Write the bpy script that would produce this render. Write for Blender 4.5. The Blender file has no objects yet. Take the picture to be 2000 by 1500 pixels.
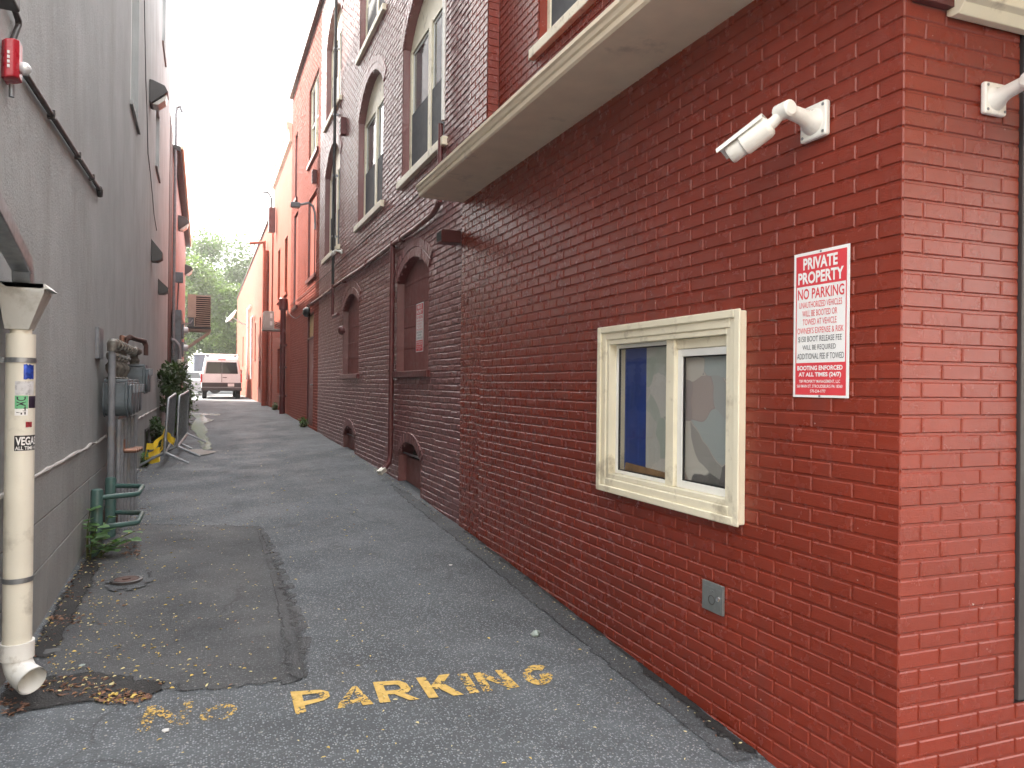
import bpy, bmesh, math, random
from mathutils import Vector, Matrix, Quaternion
random.seed(7)
R = math.radians
SC = bpy.context.scene
COL = SC.collection

# ------------------------------------------------------------------ camera
# world frame: eye at the origin, X to the right across the alley, Y down the alley, Z up (metres)
F_PX, YAW, PITCH, ROLL = 1360.0, R(23.91), R(0.15), R(0.63)
_f = Vector((math.sin(YAW)*math.cos(PITCH), math.cos(YAW)*math.cos(PITCH), math.sin(PITCH)))
_r0 = Vector((math.cos(YAW), -math.sin(YAW), 0))
_u0 = _r0.cross(_f)
CR = (_r0*math.cos(ROLL) + _u0*math.sin(ROLL)).normalized()
CU = (_u0*math.cos(ROLL) - _r0*math.sin(ROLL)).normalized()
CF = _f.normalized()
cam_d = bpy.data.cameras.new('camera')
cam = bpy.data.objects.new('camera', cam_d)
COL.objects.link(cam)
cam_d.sensor_width = 36.0
cam_d.sensor_fit = 'HORIZONTAL'
cam_d.lens = F_PX/2000*36
cam_d.clip_start = 0.05
cam_d.clip_end = 1500
cam.matrix_world = Matrix(((CR.x, CU.x, -CF.x, 0), (CR.y, CU.y, -CF.y, 0), (CR.z, CU.z, -CF.z, 0), (0, 0, 0, 1)))
SC.camera = cam

# ------------------------------------------------------------------ sky and sun
SUN = Vector((-3.28, 4.2, 5.2)).normalized()
w = bpy.data.worlds.new('World')
SC.world = w
w.use_nodes = True
nt = w.node_tree
bg = nt.nodes['Background']
sky = nt.nodes.new('ShaderNodeTexSky')
sky.sky_type = 'NISHITA'
sky.sun_disc = False
sky.sun_elevation = math.asin(SUN.z)
sky.sun_rotation = math.atan2(SUN.x, SUN.y)
sky.air_density = 1.0
sky.dust_density = 6.0
sky.ozone_density = 1.0
haze_mix = nt.nodes.new('ShaderNodeMix')
haze_mix.data_type = 'RGBA'
haze_mix.inputs[0].default_value = 0.72
haze_mix.inputs[7].default_value = (8.3, 8.15, 7.9, 1)
nt.links.new(sky.outputs[0], haze_mix.inputs[6])
nt.links.new(haze_mix.outputs[2], bg.inputs[0])
bg.inputs[1].default_value = 0.15
sun_d = bpy.data.lights.new('sun', 'SUN')
sun_d.energy = 3.8
sun_d.angle = R(0.6)
sun_d.color = (1.0, 0.93, 0.82)
sun = bpy.data.objects.new('sun', sun_d)
sun.rotation_euler = SUN.to_track_quat('Z', 'Y').to_euler()
sun.location = SUN*60
COL.objects.link(sun)
vs = SC.view_settings
vs.view_transform = 'Standard'
vs.look = 'None'
vs.gamma = 1
vs.use_curve_mapping = False
vs.exposure = 2.4
SC.cycles.max_bounces = 6
SC.cycles.diffuse_bounces = 4
SC.cycles.glossy_bounces = 2
SC.cycles.transparent_max_bounces = 12
SC.cycles.caustics_reflective = False
SC.cycles.caustics_refractive = False

# ------------------------------------------------------------------ helpers
def ray(px, py):
    return CF + CR*((px-1000)/F_PX) - CU*((py-750)/F_PX)
def on_x(px, py, X):
    d = ray(px, py); return d*(X/d.x)
def on_y(px, py, Y):
    d = ray(px, py); return d*(Y/d.y)
def interp(tab, t):
    if t <= tab[0][0]: return tab[0][1]
    for (a, va), (b, vb) in zip(tab, tab[1:]):
        if t <= b:
            k = (t-a)/(b-a); return va+(vb-va)*k
    return tab[-1][1]
def smooth_interp(tab, t, s=0.8):
    return sum(interp(tab, t+o*s)*wt for o, wt in ((-1, .1), (-.5, .25), (0, .3), (.5, .25), (1, .1)))
G_R = [(-40, -1.9), (0, -1.84), (2.5, -1.70), (3, -1.66), (6, -1.46), (9, -1.27), (17.7, -1.06), (24, -.93), (32, -.88), (60, -.80), (200, -.6)]
G_L = [(-40, -1.75), (0, -1.66), (2.5, -1.58), (5, -1.49), (6.1, -1.45), (12.7, -1.33), (18, -1.2), (24, -1.03), (32, -.9), (60, -.8), (200, -.6)]
XW, XL, Y0, YA, YB = 2.371, -0.90, 1.78, 6.10, 6.66   # right wall plane, left wall plane, street corner, joints of the right wall
def ground_z(x, y):
    k = min(1, max(0, (x-XL)/(XW-XL)))
    return smooth_interp(G_L, y)*(1-k) + smooth_interp(G_R, y)*k
def on_ground(px, py):
    d = ray(px, py); t = 4.0
    for _ in range(40):
        p = d*t
        t = t*0.4 + 0.6*(ground_z(p.x, p.y)/d.z)
    return d*t

class MB:
    def __init__(s): s.v = []; s.f = []
    def add(s, vs_, fs):
        b = len(s.v); s.v += [tuple(x) for x in vs_]; s.f += [tuple(b+i for i in f) for f in fs]; return s
    def box(s, x0, x1, y0, y1, z0, z1):
        return s.add([(x0, y0, z0), (x1, y0, z0), (x1, y1, z0), (x0, y1, z0), (x0, y0, z1), (x1, y0, z1), (x1, y1, z1), (x0, y1, z1)],
                     [(0, 3, 2, 1), (4, 5, 6, 7), (0, 1, 5, 4), (1, 2, 6, 5), (2, 3, 7, 6), (3, 0, 4, 7)])
    def obox(s, c, ax, ay, az, hx, hy, hz):
        c = Vector(c); vs_ = []
        for k in (-1, 1):
            for i, j in ((-1, -1), (1, -1), (1, 1), (-1, 1)):
                vs_.append(c + Vector(ax)*(i*hx) + Vector(ay)*(j*hy) + Vector(az)*(k*hz))
        return s.add(vs_, [(0, 3, 2, 1), (4, 5, 6, 7), (0, 1, 5, 4), (1, 2, 6, 5), (2, 3, 7, 6), (3, 0, 4, 7)])
    def beam(s, a, b, w_, h_, up=(0, 0, 1)):
        a = Vector(a); b = Vector(b); d = (b-a); L = d.length; d.normalize()
        u = Vector(up); x = d.cross(u)
        if x.length < 1e-4: x = d.cross(Vector((1, 0, 0)))
        x.normalize(); u = x.cross(d)
        return s.obox((a+b)/2, d, x, u, L/2, w_/2, h_/2)
    def tube(s, pts, r, n=10, caps=True):
        pts = [Vector(p) for p in pts]; rings = []
        rr = r if isinstance(r, (list, tuple)) else [r]*len(pts)
        prev = None
        for i, p in enumerate(pts):
            if i == 0: d = pts[1]-p
            elif i == len(pts)-1: d = p-pts[i-1]
            else: d = (pts[i+1]-p).normalized() + (p-pts[i-1]).normalized()
            d.normalize()
            if prev is None:
                a = d.orthogonal().normalized()
            else:
                a = (prev - d*prev.dot(d)).normalized()
            prev = a; b = d.cross(a)
            k = 1.0
            if 0 < i < len(pts)-1:
                c = max(.5, (pts[i+1]-p).normalized().dot(d)); k = 1/c
            rings.append([p + (a*math.cos(2*math.pi*j/n) + b*math.sin(2*math.pi*j/n))*rr[i]*(k if 0 < i < len(pts)-1 else 1) for j in range(n)])
        base = len(s.v)
        for ring in rings: s.v += [tuple(q) for q in ring]
        for i in range(len(rings)-1):
            for j in range(n):
                a0 = base+i*n+j; b0 = base+i*n+(j+1) % n
                s.f.append((a0, b0, b0+n, a0+n))
        if caps:
            s.f.append(tuple(base+j for j in reversed(range(n))))
            s.f.append(tuple(base+(len(rings)-1)*n+j for j in range(n)))
        return s
    def lathe(s, o, axis, prof, n=16, caps=True):
        o = Vector(o); ax = Vector(axis).normalized()
        return s.tube_rings([(o+ax*t, ax, r) for t, r in prof], n, caps)
    def tube_rings(s, rings, n=16, caps=True):
        base = len(s.v)
        a = Vector(rings[0][1]).orthogonal().normalized(); b = Vector(rings[0][1]).cross(a)
        for c, ax, r in rings:
            for j in range(n):
                s.v.append(tuple(c + (a*math.cos(2*math.pi*j/n)+b*math.sin(2*math.pi*j/n))*r))
        for i in range(len(rings)-1):
            for j in range(n):
                a0 = base+i*n+j; b0 = base+i*n+(j+1) % n
                s.f.append((a0, b0, b0+n, a0+n))
        if caps:
            s.f.append(tuple(base+j for j in reversed(range(n))))
            s.f.append(tuple(base+(len(rings)-1)*n+j for j in range(n)))
        return s
    def prism(s, pts, d):
        """closed polygon (3-D points) extruded by the vector d"""
        n = len(pts); d = Vector(d); base = len(s.v)
        s.v += [tuple(p) for p in pts] + [tuple(Vector(p)+d) for p in pts]
        s.f.append(tuple(base+i for i in range(n))); s.f.append(tuple(base+n+i for i in reversed(range(n))))
        for i in range(n):
            j = (i+1) % n
            s.f.append((base+i, base+n+i, base+n+j, base+j))
        return s
    def build(s, name, mat, parent=None, smooth=False, bevel=0, seg=2, kind=None, recalc=True):
        me = bpy.data.meshes.new(name)
        me.from_pydata(s.v, [], s.f)
        if recalc:
            bm = bmesh.new(); bm.from_mesh(me); bmesh.ops.recalc_face_normals(bm, faces=bm.faces); bm.to_mesh(me); bm.free()
        if smooth:
            me.polygons.foreach_set('use_smooth', [True]*len(me.polygons))
            me.update()
            try: me.set_sharp_from_angle(angle=R(40))
            except Exception: pass
        me.materials.append(mat)
        o = bpy.data.objects.new(name, me); COL.objects.link(o)
        if parent is not None: o.parent = parent
        if bevel:
            m = o.modifiers.new('bevel', 'BEVEL'); m.width = bevel; m.segments = seg; m.limit_method = 'ANGLE'; m.angle_limit = R(40)
        if kind: o['kind'] = kind
        return o

def thing(name, label, cat, loc=(0, 0, 0), group=None):
    o = bpy.data.objects.new(name, None); COL.objects.link(o)
    o.empty_display_size = .1
    o['label'] = label; o['category'] = cat
    if group: o['group'] = group
    return o
def tag(o, label, cat, group=None):
    o['label'] = label; o['category'] = cat
    if group: o['group'] = group
    return o
def struct(o):
    o['kind'] = 'structure'; return o
def arc(c, a, b, r, t0, t1, n):
    c = Vector(c); a = Vector(a); b = Vector(b)
    return [c + a*(r*math.cos(t0+(t1-t0)*i/n)) + b*(r*math.sin(t0+(t1-t0)*i/n)) for i in range(n+1)]

# ------------------------------------------------------------------ materials
def nodes(name):
    m = bpy.data.materials.new(name); m.use_nodes = True
    t = m.node_tree; return m, t, t.nodes['Principled BSDF']
def nd(t, kind, **kw):
    n = t.nodes.new(kind)
    for k, v in kw.items():
        if k.startswith('i_'):
            key = k[2:]; key = int(key) if key.isdigit() else key
            n.inputs[key].default_value = v
        else: setattr(n, k, v)
    return n
def pos(t, scale=(1, 1, 1)):
    g = nd(t, 'ShaderNodeNewGeometry'); mp = nd(t, 'ShaderNodeMapping'); mp.inputs['Scale'].default_value = scale
    t.links.new(g.outputs['Position'], mp.inputs['Vector']); return mp.outputs[0]
def noise(t, vec, scale, detail=4, rough=.55):
    n = nd(t, 'ShaderNodeTexNoise'); n.inputs['Scale'].default_value = scale; n.inputs['Detail'].default_value = detail; n.inputs['Roughness'].default_value = rough
    t.links.new(vec, n.inputs['Vector']); return n.outputs[0]
def ramp(t, fac, stops):
    r = nd(t, 'ShaderNodeValToRGB'); e = r.color_ramp.elements
    while len(e) < len(stops): e.new(.5)
    for i, (p, c) in enumerate(stops):
        e[i].position = p; e[i].color = c if len(c) == 4 else (*c, 1)
    t.links.new(fac, r.inputs[0]); return r.outputs[0]
def mixc(t, fac, a, b, mode='MIX'):
    m = nd(t, 'ShaderNodeMix', data_type='RGBA', blend_type=mode)
    for s_, v in ((0, fac), (6, a), (7, b)):
        if hasattr(v, 'default_value') or hasattr(v, 'is_linked'): t.links.new(v, m.inputs[s_])
        else: m.inputs[s_].default_value = v if s_ == 0 else ((*v, 1) if len(v) == 3 else v)
    return m.outputs[2]
def bump(t, b, height, strength=.3, dist=.01):
    n = nd(t, 'ShaderNodeBump'); n.inputs['Strength'].default_value = strength; n.inputs['Distance'].default_value = dist
    t.links.new(height, n.inputs['Height']); t.links.new(n.outputs[0], b.inputs['Normal']); return n
def math_n(t, op, a, b):
    m = nd(t, 'ShaderNodeMath', operation=op)
    for i, v in enumerate((a, b)):
        if hasattr(v, 'is_linked'): t.links.new(v, m.inputs[i])
        else: m.inputs[i].default_value = v
    return m.outputs[0]

def simple(name, col, rough=.5, metal=0, var=.12, vscale=6, bstr=0, bscale=80, spec=.5, dirt=None, dirt_scale=3, dirt_amt=.5):
    """plain finish with slight colour and gloss variation and optional dirt blotches"""
    m, t, b = nodes(name); p = pos(t)
    n1 = noise(t, p, vscale, 5)
    lo = tuple(c*(1-var) for c in col); hi = tuple(min(1, c*(1+var)) for c in col)
    c = ramp(t, n1, [(.3, lo), (.7, hi)])
    if dirt:
        n2 = noise(t, p, dirt_scale, 6, .65)
        f = ramp(t, n2, [(.62-dirt_amt*.22, (0, 0, 0)), (.80-dirt_amt*.1, (1, 1, 1))])
        c = mixc(t, f, c, dirt)
    t.links.new(c, b.inputs['Base Color'])
    r = ramp(t, noise(t, p, vscale*2.3, 4), [(.3, (max(0, rough-.08),)*3), (.7, (min(1, rough+.08),)*3)])
    t.links.new(r, b.inputs['Roughness'])
    b.inputs['Metallic'].default_value = metal
    b.inputs['Specular IOR Level'].default_value = spec
    if bstr: bump(t, b, noise(t, p, bscale, 3), bstr, .004)
    return m

def paint_brick(name, col, rough, rough_var, bscale, bstr, chips=True, low=1.6):
    m, t, b = nodes(name); p = pos(t)
    big = noise(t, p, .9, 5)
    c = ramp(t, big, [(.3, tuple(x*.88 for x in col)), (.7, tuple(x*1.12 for x in col))])
    fine = noise(t, p, 35, 4)
    c = mixc(t, ramp(t, fine, [(.35, (.25,)*3), (.65, (0,)*3)]), c, tuple(x*.72 for x in col))
    # grime streaks and scuffs that the wall has wherever the light is
    st = noise(t, pos(t, (3, 3, .5)), 1.6, 6, .6)
    c = mixc(t, ramp(t, st, [(.58, (0, 0, 0)), (.8, (.30,)*3 if chips else (.45,)*3)]), c, (.10, .045, .04))
    if chips:
        ch = noise(t, p, 42, 2, .5)
        c = mixc(t, ramp(t, ch, [(.772, (0, 0, 0)), (.788, (.9,)*3)]), c, (.55, .42, .38))
    gi = nd(t, 'ShaderNodeNewGeometry'); oi = nd(t, 'ShaderNodeObjectInfo')
    rnd_ = math_n(t, 'FRACT', math_n(t, 'ADD', gi.outputs['Random Per Island'], oi.outputs['Random']), 0)
    c = mixc(t, 1.0, c, ramp(t, rnd_, [(0, (.95,)*3), (1, (1.05,)*3)]), 'MULTIPLY')
    t.links.new(c, b.inputs['Base Color'])
    rr = ramp(t, noise(t, p, 14, 4), [(.3, (rough-rough_var,)*3), (.7, (rough+rough_var,)*3)])
    t.links.new(rr, b.inputs['Roughness'])
    h = math_n(t, 'ADD', noise(t, p, bscale, 4), math_n(t, 'MULTIPLY', noise(t, p, bscale*.22, 3), low))
    bump(t, b, h, bstr, .006)
    return m

M = {}
M['paint_a'] = paint_brick('glossy_red_wall_paint', (.225, .029, .013), .25, .05, 190, .46, True, .35)
M['paint_a'].node_tree.nodes['Principled BSDF'].inputs['Specular IOR Level'].default_value = .6
M['paint_b'] = paint_brick('thick_maroon_wall_paint', (.20, .058, .057), .37, .08, 45, .8, False)
M['paint_b'].node_tree.nodes['Principled BSDF'].inputs['Specular IOR Level'].default_value = 1.0
M['paint_b'].node_tree.nodes['Principled BSDF'].inputs['IOR'].default_value = 1.6
M['paint_c'] = paint_brick('bright_red_wall_paint', (.30, .062, .038), .68, .06, 40, .5, False)
M['paint_c'].node_tree.nodes['Principled BSDF'].inputs['Specular IOR Level'].default_value = .25
M['cream'] = simple('cream_trim_paint', (.84, .79, .62), .45, var=.05, dirt=(.33, .28, .19), dirt_scale=5, dirt_amt=.25, bstr=.15, bscale=60)
M['ledge'] = simple('beige_soffit_paint', (.84, .72, .55), .6, var=.05, dirt=(.42, .36, .28), dirt_scale=2.5, dirt_amt=.2, bstr=.25, bscale=40)
M['white_vinyl'] = simple('white_vinyl', (.86, .87, .84), .35, var=.04)
M['white_plastic'] = simple('white_camera_plastic', (.86, .85, .80), .3, var=.04)
M['black'] = simple('black_plastic', (.015, .015, .016), .4)
M['dark_metal'] = simple('dark_bronze_metal', (.045, .040, .040), .45)
M['rubber'] = simple('rubber', (.02, .02, .02), .75)
M['dark_room'] = simple('dark_room', (.02, .02, .02), .9)
M['steel'] = simple('galvanised_steel', (.31, .33, .35), .42, metal=.8, var=.15, vscale=20)
M['plate'] = simple('brushed_grey_plate', (.23, .25, .25), .42, metal=.5, var=.1, vscale=30)
M['chrome'] = simple('chrome', (.8, .8, .82), .12, metal=1, var=.03)
M['grey_paint'] = simple('grey_machine_paint', (.125, .152, .172), .45, var=.14, vscale=15, dirt=(.05, .055, .06), dirt_amt=.3)
M['grey_pipe'] = simple('weathered_grey_pipe', (.21, .22, .24), .5, var=.2, vscale=12, dirt=(.20, .15, .10), dirt_amt=.3)
M['old_pipe'] = simple('tarnished_fittings', (.15, .14, .12), .55, metal=.2, var=.35, vscale=18, dirt=(.09, .06, .045), dirt_scale=14, dirt_amt=.5, bstr=.4, bscale=90)
M['rust'] = simple('rusty_iron', (.075, .034, .027), .7, var=.4, vscale=16, bstr=.4, bscale=70)
M['copper'] = simple('dull_copper', (.26, .14, .10), .42, metal=.5, var=.25, vscale=20)
M['green_post'] = simple('dark_green_post_paint', (.055, .115, .105), .45, var=.15, vscale=10, dirt=(.12, .10, .08), dirt_amt=.2)
M['maroon_trim'] = simple('maroon_trim_paint', (.115, .026, .027), .35, var=.15, vscale=8, bstr=.2, bscale=50)
M['red_plastic'] = simple('red_alarm_housing', (.42, .02, .035), .3, var=.05)
# ------------------------------------------------------------------ ground
def asphalt(name, base, light, speck, wet=0.0, fade=False):
    m, t, b = nodes(name); p = pos(t)
    c = ramp(t, noise(t, p, .8, 6, .6), [(.28, tuple(x*.55 for x in base)), (.72, tuple(x*1.3 for x in base))])
    c = mixc(t, ramp(t, noise(t, p, 7, 4), [(.35, (.5,)*3), (.6, (0,)*3)]), c, tuple(x*.68 for x in base))
    v = nd(t, 'ShaderNodeTexVoronoi'); v.inputs['Scale'].default_value = 95; t.links.new(p, v.inputs['Vector'])
    sep = nd(t, 'ShaderNodeSeparateColor'); t.links.new(v.outputs['Color'], sep.inputs[0])
    stone = ramp(t, sep.outputs[0], [(.35, (0,)*3), (.95, (1,)*3)])
    edge = ramp(t, v.outputs['Distance'], [(.25, (1,)*3), (.55, (0,)*3)])
    f = math_n(t, 'MULTIPLY', stone, edge); f = math_n(t, 'MULTIPLY', f, speck)
    c = mixc(t, f, c, light)
    v2 = nd(t, 'ShaderNodeTexVoronoi'); v2.inputs['Scale'].default_value = 38; t.links.new(p, v2.inputs['Vector'])
    s2 = nd(t, 'ShaderNodeSeparateColor'); t.links.new(v2.outputs['Color'], s2.inputs[0])
    f2 = math_n(t, 'MULTIPLY', ramp(t, s2.outputs[1], [(.9, (0,)*3), (.93, (1,)*3)]), ramp(t, v2.outputs['Distance'], [(.18, (1,)*3), (.3, (0,)*3)]))
    c = mixc(t, math_n(t, 'MULTIPLY', f2, .55*speck), c, (.50, .48, .44))
    # oil drips and tyre-worn blotches
    c = mixc(t, ramp(t, noise(t, p, 2.3, 7, .7), [(.55, (0,)*3), (.72, (.55,)*3)]), c, tuple(x*.42 for x in base))
    cr = nd(t, 'ShaderNodeTexVoronoi', feature='DISTANCE_TO_EDGE'); cr.inputs['Scale'].default_value = .30
    wb = nd(t, 'ShaderNodeTexNoise'); wb.inputs['Scale'].default_value = 3.0; wb.inputs['Detail'].default_value = 6; t.links.new(p, wb.inputs['Vector'])
    av = nd(t, 'ShaderNodeVectorMath', operation='MULTIPLY_ADD'); av.inputs[1].default_value = (.5, .5, .5); t.links.new(wb.outputs['Color'], av.inputs[0]); t.links.new(p, av.inputs[2]); t.links.new(av.outputs[0], cr.inputs['Vector'])
    ck = math_n(t, 'MULTIPLY', ramp(t, cr.outputs['Distance'], [(.0015, (.6,)*3), (.0045, (0,)*3)]), ramp(t, noise(t, p, .7, 3), [(.46, (0,)*3), (.58, (1,)*3)]))
    c = mixc(t, ck, c, tuple(x*.25 for x in base))
    t.links.new(c, b.inputs['Base Color'])
    if fade:
        at = nd(t, 'ShaderNodeAttribute', attribute_name='fade')
        fa_ = math_n(t, 'ADD', at.outputs['Fac'], math_n(t, 'MULTIPLY', math_n(t, 'SUBTRACT', noise(t, p, 9, 6, .7), .5), 1.5))
        t.links.new(ramp(t, fa_, [(.25, (0,)*3), (.75, (1,)*3)]), b.inputs['Alpha'])
    rr = ramp(t, noise(t, p, 1.7, 5), [(.35, (.62-wet,)*3), (.65, (.86-wet*.6,)*3)])
    t.links.new(rr, b.inputs['Roughness'])
    h = math_n(t, 'ADD', math_n(t, 'MULTIPLY', edge, .8), noise(t, p, 160, 3))
    h = math_n(t, 'ADD', h, math_n(t, 'MULTIPLY', noise(t, p, 5, 4), 3.0))
    bump(t, b, h, .55, .006)
    return m
M['asphalt'] = asphalt('worn_grey_asphalt', (.096, .109, .122), (.36, .39, .42), .85)
M['asphalt_dark'] = asphalt('newer_dark_asphalt', (.062, .067, .073), (.22, .23, .24), .6, .04, True)
M['asphalt_mid'] = asphalt('sealed_asphalt_strip', (.056, .060, .066), (.18, .19, .198), .55, .04, True)

xs = [-300, -120, -60, -30, -15, -8, -4, -2.5, -1.6, -1.2] + [-.9+.1*i for i in range(34)] + [2.6, 3, 3.6, 4.5, 6, 9, 15, 30, 60, 120, 300]
ys = [-300, -100, -40, -15, -6, -3, -1, 0, .6] + [1+.12*i for i in range(100)] + [13+.3*i for i in range(60)] + [31+1.5*i for i in range(20)] + [62, 70, 80, 100, 150, 300, 600]
def terrain_z(x, y):
    z = ground_z(x, y)
    if -1 < x < 2.5 and 1 < y < 30:
        z += .006*math.sin(x*2.1+y*.7) + .005*math.sin(y*1.9-x*1.3)
        e = min(abs(x-XL), abs(x-XW))
        z -= .012*math.exp(-((e-.16)/.12)**2)
    return z
mb = MB()
for y in ys:
    for x in xs: mb.v.append((x, y, terrain_z(x, y)))
nx = len(xs)
for j in range(len(ys)-1):
    for i in range(nx-1):
        a = j*nx+i; mb.f.append((a, a+1, a+1+nx, a+nx))
ground = struct(mb.build('ground', M['asphalt'], smooth=True, recalc=False))
def grid_z(x, y):
    """height of the triangulated ground sheet (bilinear in its own grid)"""
    import bisect
    i = max(0, min(nx-2, bisect.bisect_right(xs, x)-1)); j = max(0, min(len(ys)-2, bisect.bisect_right(ys, y)-1))
    u = (x-xs[i])/(xs[i+1]-xs[i]); v_ = (y-ys[j])/(ys[j+1]-ys[j])
    q = lambda a, b_: terrain_z(xs[a], ys[b_])
    return max(q(i, j)*(1-u)*(1-v_)+q(i+1, j)*u*(1-v_)+q(i, j+1)*(1-u)*v_+q(i+1, j+1)*u*v_, 0 if False else -1e9)

def sheet(name, outline, mat, lift, cell=.12):
    """thin flat covering that follows the ground, cut to an outline given in plan"""
    bm = bmesh.new()
    x0 = min(p[0] for p in outline); x1 = max(p[0] for p in outline); y0 = min(p[1] for p in outline); y1 = max(p[1] for p in outline)
    f = bm.faces.new([bm.verts.new((p[0], p[1], 0)) for p in outline])
    bmesh.ops.triangulate(bm, faces=[f])
    for ax, lo, hi in ((0, x0, x1), (1, y0, y1)):
        n = int((hi-lo)/cell)+1
        for i in range(1, n):
            co = [0, 0, 0]; co[ax] = lo+(hi-lo)*i/n; no = [0, 0, 0]; no[ax] = 1
            bmesh.ops.bisect_plane(bm, geom=bm.verts[:]+bm.edges[:]+bm.faces[:], plane_co=co, plane_no=no)
    for v_ in bm.verts: v_.co.z = grid_z(v_.co.x, v_.co.y)+lift
    fl = bm.verts.layers.float.new('fade')
    for v_ in bm.verts: v_[fl] = 0.0 if v_.is_boundary else 1.0
    bmesh.ops.recalc_face_normals(bm, faces=bm.faces)
    for f in bm.faces:
        if f.normal.z < 0: f.normal_flip()
        f.smooth = True
    me = bpy.data.meshes.new(name); bm.to_mesh(me); bm.free(); me.materials.append(mat)
    o = bpy.data.objects.new(name, me); COL.objects.link(o); return o
def rough_outline(px_pts, step=.07, amp=.015, seed=1):
    rnd = random.Random(seed); P = [on_ground(*p) for p in px_pts]; out = []
    for a, b in zip(P, P[1:]+P[:1]):
        n = max(1, int((b-a).length/step))
        for i in range(n):
            q = a+(b-a)*(i/n); out.append((q.x+rnd.uniform(-amp, amp), q.y+rnd.uniform(-amp, amp)))
    return out
pt = rough_outline([(30, 1368), (330, 1356), (600, 1338), (608, 1255), (575, 1150), (548, 1085), (512, 1028), (400, 1026), (262, 1022), (185, 1060), (100, 1200), (62, 1260)], seed=3)
struct(sheet('asphalt_patch', pt, M['asphalt_dark'], .005))
pt = rough_outline([(545, 1335), (600, 1331), (602, 1255), (570, 1150), (545, 1090), (512, 1034), (500, 1034), (525, 1110), (540, 1190)], amp=.008, seed=5)
struct(sheet('asphalt_strip', pt, M['asphalt_mid'], .010))
# dark wet run below the downpipe and along the foot of the left wall
M['wet'] = asphalt('damp_stained_asphalt', (.014, .014, .015), (.035, .035, .035), .35, .0, True)
pt = rough_outline([(0, 1345), (90, 1322), (200, 1318), (330, 1338), (290, 1372), (180, 1380), (60, 1395), (0, 1412)], amp=.02, seed=6)
struct(sheet('damp_stain', pt, M['wet'], .010, .1))
pt = rough_outline([(160, 1095), (200, 1100), (190, 1140), (150, 1200), (110, 1280), (68, 1300), (66, 1245), (120, 1160)], amp=.02, seed=8)
struct(sheet('damp_stain', pt, M['wet'], .010, .1))
# sealed crack along the right wall
pt = rough_outline([(1515, 1494), (1420, 1490), (1290, 1385), (1110, 1235), (945, 1105), (860, 1030), (770, 958), (760, 940), (800, 962), (905, 1028), (1010, 1106), (1200, 1245), (1390, 1392)], amp=.02, seed=9)
M['asphalt_edge'] = asphalt('older_asphalt_edge', (.066, .073, .081), (.24, .26, .28), .7, 0, True)
struct(sheet('asphalt_strip', pt, M['asphalt_edge'], .006, .1))
pt = rough_outline([(1500, 1486), (1450, 1484), (1340, 1392), (1170, 1240), (990, 1106), (900, 1036), (912, 1034), (1010, 1108), (1200, 1247), (1380, 1390)], amp=.03, seed=14)
struct(sheet('damp_stain', pt, M['wet'], .010, .1))

# ------------------------------------------------------------------ brick laying
def lay(u0, u1, z0, z1, L, H, j, cuts, phase=0.0, jit=0.0, rnd=random, align=0.0):
    """courses of running bond; cuts(za, zb) lists the (ua, ub) openings of a course; returns bricks (u, z, w, h) and mortar runs"""
    bricks, runs = [], []
    k0 = math.floor((z0-align)/H); k = k0
    while align+k*H < z1:
        za, zb = max(z0, align+k*H), min(z1, align+(k+1)*H)
        segs = [(u0, u1)]
        for a, b in cuts(za, zb):
            ns = []
            for s, e in segs:
                if b <= s or a >= e: ns.append((s, e)); continue
                if a > s: ns.append((s, a))
                if b < e: ns.append((b, e))
            segs = ns
        off = phase + (L/2 if k % 2 else 0)
        for s, e in segs:
            runs.append((s, e, za, zb))
            i = math.floor((s-off)/L)
            while off+i*L < e:
                a = max(s, off+i*L); b = min(e, off+(i+1)*L)
                if b-a > .018 and zb-za > .018:
                    dj = lambda: rnd.uniform(-jit, jit) if jit else 0
                    aa = a+(j/2+dj() if a > s+1e-6 else 0); bb = b-(j/2+dj() if b < e-1e-6 else 0)
                    bricks.append((aa, za+j/2+dj(), bb-aa, zb-za-j+dj()))
                i += 1
        k += 1
    return bricks, runs
def brick_geom(mb_, o, u, n, b, depth, ch, rnd=None, proud=0):
    """one brick: front face with eased edges, sides run back past the mortar"""
    o = Vector(o); a, z, w_, h_ = b
    up = Vector((0, 0, 1)); vs_ = []
    for (uu, zz, nn) in ((a, z, -depth-.003), (a+w_, z, -depth-.003), (a+w_, z+h_, -depth-.003), (a, z+h_, -depth-.003),
                         (a, z, -ch), (a+w_, z, -ch), (a+w_, z+h_, -ch), (a, z+h_, -ch),
                         (a+ch, z+ch, 0), (a+w_-ch, z+ch, 0), (a+w_-ch, z+h_-ch, 0), (a+ch, z+h_-ch, 0)):
        k = proud
        if rnd and nn > -depth: k += rnd.uniform(-1, 1)*ch*.5
        vs_.append(o+u*uu+up*zz+n*(nn+k))
    mb_.add(vs_, [(0, 1, 5, 4), (1, 2, 6, 5), (2, 3, 7, 6), (3, 0, 4, 7), (4, 5, 9, 8), (5, 6, 10, 9), (6, 7, 11, 10), (7, 4, 8, 11), (8, 9, 10, 11)])
def mortar_geom(mb_, o, u, n, runs, depth, back=None):
    o = Vector(o); up = Vector((0, 0, 1))
    for s, e, za, zb in runs:
        mb_.add([o+u*s+up*za-n*depth, o+u*e+up*za-n*depth, o+u*e+up*zb-n*depth, o+u*s+up*zb-n*depth], [(0, 1, 2, 3)])
def in_view(p):
    d = p.dot(CF)
    if d < .2: return None
    x = p.dot(CR)/d*F_PX+1000; y = 750-p.dot(CU)/d*F_PX
    return (x, y, d)
UY, UX = Vector((0, 1, 0)), Vector((1, 0, 0))
NL = Vector((-1, 0, 0))                     # outward normal of the right-hand walls
_shared = {}
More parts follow.
